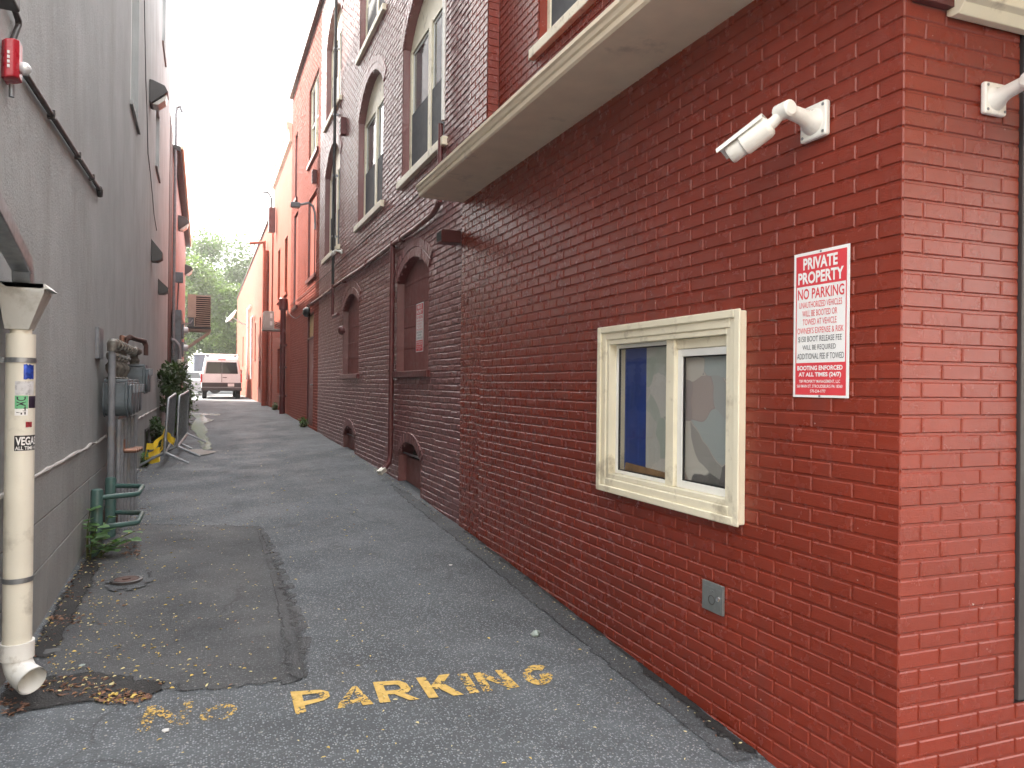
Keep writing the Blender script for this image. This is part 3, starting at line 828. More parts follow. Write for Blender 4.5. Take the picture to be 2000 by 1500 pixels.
def far_building(name, label, y0, y1, ztop, mat, wins, X, cornice):
    b = thing(name, label, 'building')
    segs_mb = MB()
    # wall built round its openings: full-height piers and the pieces over and under each opening column
    cols = sorted(set([y0, y1]+[w_[0] for w_ in wins]+[w_[1] for w_ in wins]))
    for a, c in zip(cols, cols[1:]):
        here = sorted([(w_[2], w_[3]) for w_ in wins if w_[0] <= a+1e-6 and w_[1] >= c-1e-6])
        z = -2.0
        for za, zb in here:
            segs_mb.box(X, X+.3, a, c, z, za); z = zb
        segs_mb.box(X, X+.3, a, c, z, ztop)
    segs_mb.box(X+.3, 14, y0, y1, -2, ztop-.02)
    segs_mb.build('wall', mat, b, recalc=False)
    for (a, c, za, zb) in wins:
        fr_ = MB()
        for q in ((a, a+.07, za, zb), (c-.07, c, za, zb), (a+.07, c-.07, za, za+.07), (a+.07, c-.07, zb-.07, zb), (a+.07, c-.07, (za+zb)/2-.03, (za+zb)/2+.03)): fr_.box(X+.09, X+.15, *q)
        o = fr_.build('window', M['white_vinyl'] if ztop < 7 else M['cream'], b)
        MB().box(X+.12, X+.13, a+.07, c-.07, za+.07, zb-.07).build('pane', M['win_glass'], o)
        MB().box(X-.05, X+.08, a-.08, c+.08, za-.09, za-.002).build('sill', mat, o)
    if cornice == 'cream':
        mb = MB(); mb.prism([(X, y0+.1, ztop-.55), (X-.08, y0+.1, ztop-.5), (X-.10, y0+.1, ztop-.2), (X-.16, y0+.1, ztop-.12), (X-.18, y0+.1, ztop+.05), (X, y0+.1, ztop+.05)], (0, y1-y0-.2, 0))
        mb.build('cornice', M['cream'], b)
    else:
        MB().box(X-.06, X+.4, y0, y1, ztop+.002, ztop+.07).build('parapet_cap', M['dark_metal'], b)
    return b
far1 = far_building('far_brick_building', 'narrow orange red brick building with a plain cream cornice', 22.003, 28.0, 7.9, M['far_red'],
                    [(23.0, 23.8, 2.9, 4.7), (25.3, 26.1, 2.9, 4.7), (25.0, 25.9, -.35, 1.2)], XW+.02, 'cream')
far2 = far_building('far_brick_building', 'long low orange red brick building nearest the parked van', 28.003, 58.0, 6.5, M['far_red2'],
                    [(29.6, 30.5, 2.4, 4.3), (33.2, 34.0, 1.2, 3.0), (36.5, 37.3, 1.2, 3.0), (39.5, 40.3, 1.2, 3.0), (33.0, 34.2, -.2, 1.0), (44, 45, 1.2, 3.0), (48, 49, 1.2, 3.0)], XW-.03, 'dark')
# ------------------------------------------------------------------ grey stucco building (left)
def stucco(name, col):
    m, t, b = nodes(name); p = pos(t)
    c = ramp(t, noise(t, p, 1.2, 6, .6), [(.3, tuple(x*.86 for x in col)), (.7, tuple(x*1.12 for x in col))])
    st = noise(t, pos(t, (2.2, 2.2, .5)), 2.4, 7, .68)
    c = mixc(t, ramp(t, st, [(.48, (0,)*3), (.85, (.30,)*3)]), c, tuple(min(1, x*1.28) for x in col))
    st2 = noise(t, pos(t, (1.5, 1.5, .35)), 1.3, 6, .65)
    c = mixc(t, ramp(t, st2, [(.52, (0,)*3), (.8, (.6,)*3)]), c, (col[0]*.62, col[1]*.57, col[2]*.52))
    t.links.new(c, b.inputs['Base Color']); b.inputs['Roughness'].default_value = .85
    h = math_n(t, 'ADD', noise(t, p, 60, 5, .6), math_n(t, 'MULTIPLY', noise(t, pos(t, (3, 3, 1.4)), 2.2, 5, .6), 2.2))
    bump(t, b, h, .5, .012)
    return m
M['stucco'] = stucco('grey_trowelled_stucco', (.372, .392, .394))
M['stucco_block'] = stucco('grey_scored_stucco', (.335, .350, .350))
M['bead'] = simple('pale_caulk', (.46, .44, .42), .7)
grey = thing('stucco_building', 'tall grey stucco building forming the left side of the alley', 'building')
GW = [(10.2, 11.3, 3.62, 6.1), (15.2, 16.4, 4.25, 5.55), (16.9, 18.2, 7.45, 9.2), (8.6, 9.9, 8.3, 10.2)]
Y_G = 21.0
def roof_z(y): return min(11.7, 10.4+.235*(Y_G-y))
mb = MB()
cols = sorted(set([1.2, Y_G]+[v_ for q in GW for v_ in q[:2]]+[4, 6, 12.5, 15.468, 19]))
for a, c in zip(cols, cols[1:]):
    z = -.56
    for q in sorted([q[2:] for q in GW if q[0] <= a+1e-6 and q[1] >= c-1e-6]):
        mb.box(XL-.25, XL, a, c, z, q[0]); z = q[1]
    pts = [(XL-.25, a, z), (XL, a, z), (XL, c, z), (XL-.25, c, z)]
    base = len(mb.v)
    mb.v += pts+[(XL-.25, a, roof_z(a)), (XL, a, roof_z(a)), (XL, c, roof_z(c)), (XL-.25, c, roof_z(c))]
    mb.f += [tuple(base+i for i in f) for f in ((0, 3, 2, 1), (4, 5, 6, 7), (0, 1, 5, 4), (1, 2, 6, 5), (2, 3, 7, 6), (3, 0, 4, 7))]
wall_l = mb.build('wall', M['stucco'], grey)
mb = MB(); mb.prism([(XL-.26, 1.2, -2.2), (XL-.26, Y_G-.003, -2.2), (XL-.26, Y_G-.003, roof_z(Y_G)-.05), (XL-.26, 15.468, 11.65), (XL-.26, 1.2, 11.65)], (-11, 0, 0))
mb.build('core', M['stucco'], grey)
for (a, c, za, zb) in GW:
    fr_ = MB()
    for q in ((a+.002, a+.06, za, zb), (c-.06, c-.002, za, zb), (a+.06, c-.06, za, za+.06), (a+.06, c-.06, zb-.06, zb), (a+.06, c-.06, (za+zb)/2-.03, (za+zb)/2+.03)): fr_.box(XL-.15, XL-.09, *q)
    o = fr_.build('window', M['white_vinyl'], grey)
    MB().box(XL-.125, XL-.118, a+.06, c-.06, za+.06, zb-.06).build('pane', M['win_glass'], o)
    MB().box(XL-.14, XL+.035, a-.05, c+.05, za-.06, za-.002).build('sill', M['stucco_block'], o)
# scored block courses at the foot of the wall
zc_ = [-.565, -.848, -1.138, -1.9]
for r_ in range(3):
    y = 3.36 - (0.0, 1.2, .5)[r_]
    yy = [3.36]
    while yy[-1] < Y_G-.01:
        y += 2.4
        if y > yy[-1]+.2: yy.append(min(y, Y_G))
    for a, c in zip(yy, yy[1:]):
        if a < 13.1 < c and False: continue
        MB().box(XL-.24, XL+.006+random.uniform(-.001, .001), a+.002, c-.002, zc_[r_+1]+.003, zc_[r_]-.003).build('block_panel', M['stucco_block'], grey, bevel=.004, seg=1)
mb = MB(); path = [(XL+.004, 3.4+i*.18, -.56+.006*math.sin(i*1.3)+random.uniform(-.006, .006)) for i in range(100)]
mb.tube(path, [.010+random.uniform(-.004, .006) for _ in path], 6); mb.build('bead', M['bead'], grey)
# front bay with metal edge
front = MB().box(-1.15, XL+.045, 1.2, 3.355, -2.2, 2.2).build('front_bay', M['stucco_block'], grey, bevel=.006)
MB().box(XL+.0455, XL+.060, 3.26, 3.35, -.2, 2.0).build('edge_trim', M['ledge'], front)
MB().box(XL-.2, -.70, 2.2, 3.42, 1.50, 1.72).build('canopy', M['dark_metal'], grey, bevel=.008)
# dark cellar window in the left wall
pc = on_x(284, 855, XL)
mb = MB()
for q in ((13.2, 13.24, -1.30, -.80), (14.10, 14.14, -1.30, -.80), (13.24, 14.10, -.84, -.80), (13.24, 14.1, -1.3, -1.27)): mb.box(XL+.007, XL+.024, *q)
cw = mb.build('cellar_window', M['dark_metal'], grey)
MB().box(XL+.0075, XL+.012, 13.24, 14.10, -1.27, -.84).build('pane', M['dark_glass'], cw)

# ------------------------------------------------------------------ lettering helper
def text_geo(s, bold=0.0):
    cu = bpy.data.curves.new('txt', 'FONT'); cu.body = s; cu.size = 1; cu.offset = bold; cu.resolution_u = 3
    ob = bpy.data.objects.new('txt', cu); COL.objects.link(ob)
    bpy.context.view_layer.update()
    me = bpy.data.meshes.new_from_object(ob.evaluated_get(bpy.context.evaluated_depsgraph_get()))
    vs_ = [tuple(v_.co) for v_ in me.vertices]; fs = [tuple(p.vertices) for p in me.polygons]
    bpy.data.objects.remove(ob); bpy.data.curves.remove(cu); bpy.data.meshes.remove(me)
    x0 = min(v_[0] for v_ in vs_); x1 = max(v_[0] for v_ in vs_); y0 = min(v_[1] for v_ in vs_); y1 = max(v_[1] for v_ in vs_)
    return [((v_[0]-x0)/(x1-x0), (v_[1]-y0)/(y1-y0)) for v_ in vs_], fs
def text_on(name, s, mat, parent, fn, u0, u1, v0, v1, bold=0.0):
    """flat lettering stretched into the rectangle u0..u1, v0..v1; fn(u, v) gives the point in space"""
    vs_, fs = text_geo(s, bold); mb = MB()
    mb.v = [tuple(fn(u0+(u1-u0)*a, v0+(v1-v0)*b)) for a, b in vs_]; mb.f = fs
    return mb.build(name, mat, parent, recalc=False)
M['ink_white'] = simple('white_print', (.88, .88, .87), .4, var=.02)
M['ink_red'] = simple('red_print', (.70, .06, .075), .4, var=.03)
M['ink_black'] = simple('black_print', (.02, .02, .025), .45, var=.03)
M['ink_dark'] = simple('dark_grey_print', (.07, .075, .085), .45, var=.03)

# ------------------------------------------------------------------ downpipe with hopper
dp = thing('drainpipe', 'white plastic drainpipe with stickers and metal hopper on the left wall', 'drainpipe')
PX, PY, PR = -.812, 4.06, .061
M['pvc'] = simple('dirty_white_pvc', (.78, .75, .65), .4, var=.07, vscale=3, dirt=(.30, .27, .22), dirt_scale=4, dirt_amt=.45)
M['pvc_new'] = simple('white_pvc_elbow', (.82, .82, .79), .35, var=.05, dirt=(.32, .29, .24), dirt_scale=9, dirt_amt=.3)
M['hopper'] = simple('painted_hopper', (.50, .50, .47), .45, var=.08, dirt=(.26, .23, .19), dirt_scale=8, dirt_amt=.4)
MB().lathe((PX, PY, -1.275), (0, 0, 1), [(0, PR), (1.50, PR)], 28).build('pipe', M['pvc'], dp, smooth=True)
MB().lathe((PX, PY, .22), (0, 0, 1), [(0, .045), (.05, .045)], 20).build('spigot', M['pvc'], dp, smooth=True)
mb = MB()
b4 = [(-.868, PY-.055, .245), (-.770, PY-.055, .245), (-.770, PY+.055, .245), (-.868, PY+.055, .245)]
t4 = [(-.892, PY-.085, .425), (-.705, PY-.085, .425), (-.705, PY+.10, .425), (-.892, PY+.10, .425)]
u4 = [(x, y, .468) for x, y, z in t4]
mb.v = b4+t4+u4
for r_ in (0, 4):
    for i in range(4): mb.f.append((r_+i, r_+(i+1) % 4, r_+4+(i+1) % 4, r_+4+i))
mb.f.append((0, 3, 2, 1)); mb.v += [(x*.96-.03*.04, y, .44) for x, y, z in u4]
for i in range(4): mb.f.append((8+i, 8+(i+1) % 4, 12+(i+1) % 4, 12+i))
mb.f.append((12, 13, 14, 15))
mb.build('hopper', M['hopper'], dp, bevel=.003)
g0 = on_x(-70, 300, -.79); g1 = on_x(45, 520, -.80); g2 = Vector((g1.x-.005, g1.y+.03, .46))
mb = MB(); mb.beam(g0, g1, .080, .082); mb.beam(g1-(g1-g0).normalized()*.012, g2, .076, .078, up=(0, -1, 0))
gut = mb.build('gutter_channel', M['steel'], dp, bevel=.006)
dirn = (g1-g0).normalized(); upv = dirn.cross(Vector((0, 0, 1))).cross(dirn).normalized(); sid = dirn.cross(upv).normalized()
for i in range(6):
    off = sid*(-.030+.012*i)+upv*.0425
    MB().beam(g0+off, g1+off-dirn*.01, .006, .004, up=upv).build('rib', M['steel'], gut)
for z in (.098, -.962):
    mb = MB(); mb.lathe((PX, PY, z-.012), (0, 0, 1), [(0, PR+.0008), (.0, PR+.004), (.024, PR+.004), (.024, PR+.0008)], 28, False); mb.box(XL+.004, PX-PR+.004, PY-.015, PY-.011, z-.012, z+.012)
    mb.build('strap', M['steel'], dp, smooth=True)
mb = MB(); mb.lathe((PX, PY, -1.345), (0, 0, 1), [(0, PR+.001), (0, PR+.011), (.08, PR+.011), (.08, PR+.001)], 28, False)
mb.build('coupling', M['pvc_new'], dp, smooth=True)
ed = Vector((.62, -.72, -.10)).normalized(); pts = []; R_e = .095
hz = Vector((ed.x, ed.y, 0)).normalized()
for i in range(9):
    a = R(80)*i/8
    pts.append(Vector((PX, PY, -1.33))+hz*(R_e*(1-math.cos(a)))-Vector((0, 0, 1))*(R_e*math.sin(a)))
last = (pts[-1]-pts[-2]).normalized(); pts.append(pts[-1]+last*.045)
mb = MB(); mb.tube(pts, [PR+.001]*8+[PR+.003, PR+.006], 26, False); mb.tube(list(reversed([p for p in pts[3:]])), [PR+.0005]+[PR-.005]*(len(pts)-4), 26, False)
mb.build('elbow', M['pvc_new'], dp, smooth=True, recalc=False)
# stickers wrapped on the pipe
fa = math.atan2(-PY, -PX)          # direction from the pipe to the eye
def cyl(u, z, lift=.0012):
    """u in metres round the pipe, to the right as the eye sees it"""
    a = fa+u/PR; return (PX+(PR+lift)*math.cos(a), PY+(PR+lift)*math.sin(a), z)
def sticker(label, u0, u1, z0, z1, mat, lift=.0008, rag=0):
    mb = MB(); n = 10; rows = 6
    for j in range(rows+1):
        for i in range(n+1):
            e = rag*random.uniform(-1, 1) if j in (0, rows) else 0
            mb.v.append(cyl(u0+(u1-u0)*i/n, z0+(z1-z0)*j/rows+e, lift))
    for j in range(rows):
        for i in range(n):
            a = j*(n+1)+i; mb.f.append((a, a+1, a+n+2, a+n+1))
    o = mb.build('sticker', mat, dp, smooth=True, recalc=False); o['label'] = label; return o
zpx = lambda y: (743.2-y)/F_PX*3.43
upx = lambda x: math.asin(max(-1, min(1, (x-44)/26.0)))*PR
M['holo'] = simple('blue_foil', (.04, .10, .55), .15, metal=.6, var=.7, vscale=40)
M['paper'] = simple('white_paper_sticker', (.62, .62, .64), .5, var=.15, vscale=30, dirt=(.12, .12, .13), dirt_scale=45, dirt_amt=.5)
M['stk_green'] = simple('green_sticker', (.16, .50, .26), .4, var=.06)
M['stk_dark'] = simple('dark_sticker', (.03, .02, .04), .4, var=.3)
M['stk_red'] = simple('red_emblem_sticker', (.28, .03, .04), .4, var=.5, vscale=60)
sticker('torn blue foil sticker', upx(49), upx(66), zpx(740), zpx(713), M['holo'], rag=.004)
sticker('white paper sticker with scribbles', upx(35), upx(66), zpx(771), zpx(745), M['paper'], rag=.001)
sg = sticker('green and white sticker with letters', upx(35), upx(57), zpx(797), zpx(772), M['stk_green'])
s2 = sticker('white lower half of the green sticker', upx(35), upx(57), zpx(810), zpx(797.2), M['ink_white'])
text_on('lettering', "DMT'F", M['ink_black'], sg, lambda a, b: cyl(upx(38)+(upx(54)-upx(38))*b, zpx(774)+(zpx(808)-zpx(774))*a, .0016), 0, 1, 0, 1, .01)
s3 = sticker('small dark purple sticker', upx(58), upx(69.5), zpx(796), zpx(773), M['stk_dark'])
sticker('small round red emblem sticker', upx(53.5), upx(64), zpx(832.5), zpx(822), M['stk_red'], rag=.002)
sv = sticker('black and white sticker reading VEGAS', upx(35), upx(69.5), zpx(877), zpx(848), M['ink_black'])
text_on('lettering', 'VEGAS', M['ink_white'], sv, lambda a, b: cyl(a, b, .0016), upx(37), upx(69.3), zpx(866.5), zpx(850.5), .03)
text_on('lettering', 'ALL TIME HI', M['ink_white'], sv, lambda a, b: cyl(a, b, .0016), upx(36.5), upx(69.3), zpx(875.5), zpx(868.5), .02)

# ------------------------------------------------------------------ fire alarm, conduits and fixtures on the left wall
pa = on_x(30, 122, XL+.05)
al = thing('fire_alarm', 'red fire alarm with a clear strobe dome high on the left wall', 'alarm')
mb = MB(); y, z = pa.y, pa.z
mb.prism([(XL+.001, y-.03, z-.095), (XL+.02, y-.06, z-.10), (XL+.055, y-.05, z-.085), (XL+.07, y-.02, z-.08), (XL+.07, y+.05, z-.08), (XL+.001, y+.07, z-.095)], (0, 0, .185))
mb.build('housing', M['red_plastic'], al, bevel=.008, seg=3)
M['strobe'] = simple('clear_strobe_plastic', (.75, .78, .8), .08, metal=.3, var=.05)
mb = MB(); mb.lathe((XL+.07, y+.01, z-.02), (1, 0, 0), [(0, .028), (.012, .032), (.03, .027), (.042, .012), (.044, .001)], 16); mb.build('strobe', M['strobe'], al, smooth=True)
for i in range(4): MB().box(XL+.030, XL+.040, y-.0615, y-.057, z-.05+i*.022, z-.036+i*.022).build('lettering', M['ink_white'], al)
mb = MB(); mb.tube([(XL+.03, y+.03, z-.16), (XL+.03, y+.03, z-.10)], .012); mb.build('cable_gland', M['steel'], al)
c0 = on_x(23, 85, XL+.025); c1 = on_x(38, 45, XL+.025); c2 = on_x(22, 0, XL+.03); c3 = on_x(5, -60, XL+.03)
tag(MB().tube([c0-Vector((0, 0, .03)), c0, c1+(c0-c1)*.12, c1+(c2-c1)*.12, c2, c3], .013, 10).build('conduit', M['dark_metal'], smooth=True), 'bent dark conduit rising from the red fire alarm', 'conduit')
q0 = on_x(48, 142, XL+.022); q1 = on_x(193, 368, XL+.022)
cd = thing('conduit', 'straight dark conduit running back from the red fire alarm along the grey wall', 'conduit')
mb = MB(); mb.tube([q0, q1], .018, 10); mb.build('tube', M['dark_metal'], cd, smooth=True)
for k_ in (.25, .6, .85):
    p = q0+(q1-q0)*k_; MB().box(XL+.001, XL+.044, p.y-.015, p.y+.015, p.z-.026, p.z+.026).build('clip', M['dark_metal'], cd)
mb = MB(); mb.tube([q1, q1+Vector((0, .05, 0)), q1+Vector((-.0, .09, -.05))], [.026, .026, .022], 10); mb.build('end_cap', M['dark_metal'], cd, smooth=True)
# thin cable down the wall
cab = [on_x(x, y, XL+.008) for x, y in ((282, 0), (283, 60), (285, 160), (287, 210), (289, 300), (294, 340), (301, 420), (306, 450))]
tag(MB().tube(cab, .006, 6).build('cable', M['black']), 'thin dark cable sagging down the grey wall past the wall lamp', 'cable')
M['lamp_lens'] = simple('frosted_lamp_lens', (.62, .60, .55), .3, var=.08)
def wall_pack(px, py, X, label, size=.3, n=1, group=None):
    p = on_x(px, py, X); s = size; l = thing('wall_lamp', label, 'lamp', group=group)
    def P(x, z): return (X+n*x*s, p.y-s*.55, p.z+z*s)
    MB().prism([P(.003, -.5), P(.12, -.55), P(.85, .12), P(.70, .42), P(.15, .62), P(.003, .62)], (0, s*1.1, 0)).build('housing', M['dark_metal'], l, bevel=.01)
    MB().prism([(X+n*s*.14, p.y-s*.45, p.z-.57*s), (X+n*s*.80, p.y-s*.45, p.z+.02*s), (X+n*s*.72, p.y-s*.45, p.z-.30*s), (X+n*s*.40, p.y-s*.45, p.z-.58*s)], (0, s*.9, 0)).build('lens', M['lamp_lens'], l, bevel=.006)
    return l
wall_pack(293, 186, XL, 'dark wall lamp with an angled lens high on the grey wall', .34)
# open hoods low on the grey wall
def hood(px, py, X, label, w_, h_, out):
    p = on_x(px, py, X); mb = MB()
    mb.prism([(X+.002, p.y-w_/2, p.z-h_/2), (X+.002, p.y-w_/2, p.z+h_/2), (X+out, p.y-w_/2, p.z-h_*.1), (X+out, p.y-w_/2, p.z-h_*.35), (X+out*.6, p.y-w_/2, p.z-h_*.5)], (0, w_, 0))
    return tag(mb.build('vent_hood', M['dark_metal'], bevel=.006), label, 'vent')
hood(296, 490, XL, 'angular black lamp hood on the grey wall', .28, .40, .19)
hood(309, 560, XL, 'small grey sloping vent hood near the end of the grey wall', .30, .32, .20)

# ------------------------------------------------------------------ gas meters
pipework = thing('gas_pipework', 'grey gas pipe with elbows and risers carrying the meters on the left wall', 'pipework')
XM = -.775
mY = [7.62, 7.97, 8.32, 8.67]; uY = [9.72, 10.08]
zman = .33
mb = MB(); yv = 7.40
mb.tube([(XM, yv, -1.32), (XM, yv, zman-.02)], .030, 12); mb.build('riser', M['grey_pipe'], pipework, smooth=True)
mb = MB(); mb.lathe((XM, yv, -1.5), (0, 0, 1), [(0, .045), (.16, .045), (.17, .062), (.30, .066), (.32, .05), (.36, .045)], 14); mb.build('base_fitting', M['rust'], pipework, smooth=True)
mb = MB(); mb.tube([(XM, yv, zman-.05), (XM, yv, zman-.02), (XM, yv+.008, zman+.015), (XM, yv+.04, zman+.03), (XM, yv+.10, zman+.03)], .042, 12); mb.build('elbow', M['old_pipe'], pipework, smooth=True)
mb = MB(); L_ = []; y = yv+.08
prof = []
while y < 9.5:
    prof += [(y, .036), (y+.10, .036), (y+.105, .052), (y+.17, .054), (y+.175, .036)]; y += .30
mb.tube([(XM, a, zman+.03) for a, r_ in prof], [r_ for a, r_ in prof], 12); mb.build('manifold', M['old_pipe'], pipework, smooth=True)
mb = MB(); mb.tube([(XM, 9.45, zman+.03), (XM, 9.55, zman+.02), (XM, 9.65, zman+.06), (XM, 10.25, zman+.06)], .045, 12); mb.build('manifold', M['old_pipe'], pipework, smooth=True)
MB().box(XL+.001, XL+.03, 7.30, 7.62, zman-.12, zman+.16).build('backboard', M['grey_pipe'], pipework)
def meter(y, z, label):
    mt = thing('gas_meter', label, 'gas meter', group='gas meters on the grey wall')
    w_, h_ = .138, .165
    def sec(k): 
        return [(y-w_*k, z+h_*k), (y-w_*k, z-.02)] + [(y-w_*k*math.cos(a), z-.03-h_*.85*k*math.sin(a)) for a in [R(15*i) for i in range(0, 13)]] + [(y+w_*k, z-.02), (y+w_*k, z+h_*k)]
    mb = MB(); mb.prism([(XL+.055, a, b) for a, b in sec(.92)], (.17, 0, 0)); mb.build('body', M['grey_paint'], mt, bevel=.006)
    mb = MB(); mb.prism([(XL+.226, a, b) for a, b in sec(1.0)], (.022, 0, 0)); fc = mb.build('front_flange', M['grey_paint'], mt, bevel=.006)
    mb = MB(); mb.prism([(XL+.249, a, b) for a, b in sec(.86)], (.030, 0, 0)); mb.build('front_cover', M['grey_paint'], mt, bevel=.012)
    mb = MB(); mb.prism([(XL+.042, a, b) for a, b in sec(1.0)], (.012, 0, 0)); mb.build('back_flange', M['grey_paint'], mt, bevel=.004)
    MB().box(XL+.05, XL+.245, y-.125, y+.125, z+h_+.001, z+h_+.026).build('lid', M['grey_paint'], mt, bevel=.006)
    for i in range(4):
        MB().lathe((XL+.065+i*.05, y-.127, z+h_-.012), (0, -1, 0), [(0, .009), (.010, .009)], 6).build('bolt', M['grey_pipe'], mt)
    MB().box(XL+.2795, XL+.305, y-.045, y+.045, z+.06, z+.145).build('index', M['grey_pipe'], mt, bevel=.006)
    for s_ in (-.06, .06):
        MB().lathe((XL+.11, y+s_, z+h_+.027), (0, 0, 1), [(0, .034), (.02, .034), (.025, .022), (.055, .022)], 12).build('union', M['old_pipe'], mt, smooth=True)
    return mt
for i, y in enumerate(mY):
    meter(y, -.17, ('nearest', 'second nearest', 'third nearest', 'farthest')[i]+' of the four grey gas meters in the lower row')
    # regulator and valve between manifold and meter
    rg = thing('gas_regulator', ('nearest', 'second nearest', 'third nearest', 'farthest')[i]+' tarnished gas regulator above the lower row of meters', 'regulator', group='gas regulators over the meters')
    y2 = y-.06
    MB().lathe((XL+.11, y2, .015), (0, 0, 1), [(.0, .040), (.02, .055), (.03, .030), (.05, .034), (.10, .058), (.14, .058), (.17, .035), (.19, .034), (.195, .046), (.21, .046), (.24, .03), (.32, .03)], 14).build('body', M['old_pipe'], rg, smooth=True)
    MB().lathe((XL+.11, y2, .245), (1, 0, 0), [(-.05, .018), (-.045, .03), (.02, .03), (.03, .022), (.055, .022), (.06, .012)], 10).build('valve', M['old_pipe'], rg, smooth=True)
    MB().box(XL+.165, XL+.175, y2-.008, y2+.03, .235, .262).build('lever', M['grey_pipe'], rg)
for i, y in enumerate(uY):
    meter(y, .02, ('nearer', 'farther')[i]+' of the two grey gas meters hung higher up')
    MB().lathe((XL+.11, y-.06, .225), (0, 0, 1), [(0, .03), (.03, .05), (.05, .05), (.08, .03), (.14, .03)], 12).build('riser', M['old_pipe'], pipework, smooth=True)
# outlet pipes dropping to the ground with copper tees
for i, y in enumerate((7.56, 7.72, 7.90, 8.10, 8.34, 8.60)):
    xo = XL+.17+.012*i
    MB().tube([(xo, y, -1.48), (xo, y, -.36)], .021, 10).build('drop_pipe', M['grey_pipe'], pipework, smooth=True)
for i, y in enumerate((7.70, 7.92, 8.18, 8.45)):
    z = -.66-.015*i
    MB().tube([(XL+.19, y+.03, z+.10), (XL+.19, y+.03, z+.01), (XL+.21, y+.03, z-.015), (XL+.31, y+.03, z-.015)], .024, 10).build('tee', M['copper'], pipework, smooth=True)
# rusty pipes over and under
rp = thing('rusty_pipe', 'rusty brown pipe loop above the higher gas meters', 'pipe')
MB().tube([(XL+.03, 9.40, .28), (XL+.06, 9.40, .50), (XL+.10, 9.42, .53), (XL+.13, 9.9, .53), (XL+.20, 10.1, .52), (XL+.22, 10.12, .46), (XL+.22, 10.12, .34)], .028, 10).build('tube', M['rust'], rp, smooth=True)
MB().tube([(XL+.03, 9.25, .30), (XL+.03, 9.25, .52), (XL+.05, 9.4, .52)], .02, 10).build('tube', M['copper'], rp, smooth=True)
rv = thing('siamese_valve', 'dark red valve stub on the wall below the gas meters', 'valve')
MB().lathe((XL+.01, 9.15, -.47), (1, 0, -.15), [(0, .10), (.03, .10), (.06, .08), (.14, .085), (.16, .06), (.2, .03)], 14).build('body', M['rust'], rv, smooth=True)
MB().tube([(XL+.10, 9.15, -.42), (XL+.14, 9.15, -.28), (XL+.10, 9.15, -.22)], .022, 10).build('arm', M['rust'], rv, smooth=True)

# ------------------------------------------------------------------ green pipe guard
pg = thing('pipe_guard', 'dark green steel pipe guard with bent rails below the gas meters', 'guard rail')
g_n = on_ground(188, 1085); g_f = on_ground(215, 1047)
zt_n = on_y(186, 955, g_n.y).z; zt_f = on_y(214, 932, g_f.y).z
def post(p, zt):
    return MB().lathe((p.x, p.y, p.z-.05), (0, 0, 1), [(0, .046), (zt-p.z+.03, .046), (zt-p.z+.045, .040), (zt-p.z+.05, .025)], 18).build('post', M['green_post'], pg, smooth=True)
post(g_n, zt_n); post(g_f, zt_f)
for ya, yb, yc_, yd in ((972, 948, 941, 945), (1030, 1005, 990, 1000)):
    zr = on_y(192, ya, g_n.y).z
    zr2 = zr
    mid = Vector(((g_n.x+g_f.x)/2+.30, g_f.y-.22, zr)); 
    a = Vector((g_n.x+.03, g_n.y, zr)); b = Vector((g_f.x+.03, g_f.y, zr))
    k1 = a+Vector((.26, .10, 0)); k2 = b+Vector((.24, -.12, 0))
    MB().tube([a, k1+(a-k1)*.08, k1+(k2-k1)*.06, k2+(k1-k2)*.06, k2+(b-k2)*.08, b], .021, 12).build('rail', M['green_post'], pg, smooth=True)

# small capped standpipe
sp = on_ground(262, 938); st = thing('standpipe', 'short rusty capped pipe stub at the foot of the left wall', 'pipe')
MB().lathe((sp.x-.02, sp.y, sp.z-.03), (0, 0, 1), [(0, .05), (.12, .05), (.125, .06), (.15, .06)], 14).build('pipe', M['rust'], st, smooth=True)
MB().lathe((sp.x-.02, sp.y, sp.z+.121), (0, 0, 1), [(0, .075), (.025, .075), (.04, .05)], 14).build('cap', M['steel'], st, smooth=True)
# clean-out cover in the asphalt
cc = on_ground(247, 1137); co = thing('drain_cover', 'round iron drain cover set in a pale ring on the dark patch', 'drain cover')
M['concrete'] = simple('dusty_concrete', (.095, .098, .10), .85, var=.2, vscale=9, bstr=.3, bscale=60)
gz = lambda x, y: grid_z(x, y)
sheet_pts = [(cc.x+.02+.17*math.cos(a)*random.uniform(.9, 1.1), cc.y+.03+.26*math.sin(a)*random.uniform(.9, 1.1)) for a in [2*math.pi*i/26 for i in range(26)]]
o = sheet('collar', sheet_pts, M['asphalt_edge'], .013, .1); o.parent = co
MB().lathe((cc.x, cc.y, gz(cc.x, cc.y)+.008), (0, 0, 1), [(0, .105), (.018, .105), (.02, .10), (.02, .085), (.016, .083), (.016, .001)], 24).build('rim', M['dark_metal'], co, smooth=True)
MB().lathe((cc.x, cc.y, gz(cc.x, cc.y)+.0245), (0, 0, 1), [(0, .08), (.004, .078), (.004, .03), (.010, .028), (.010, .001)], 20).build('lid', M['rust'], co, smooth=True)

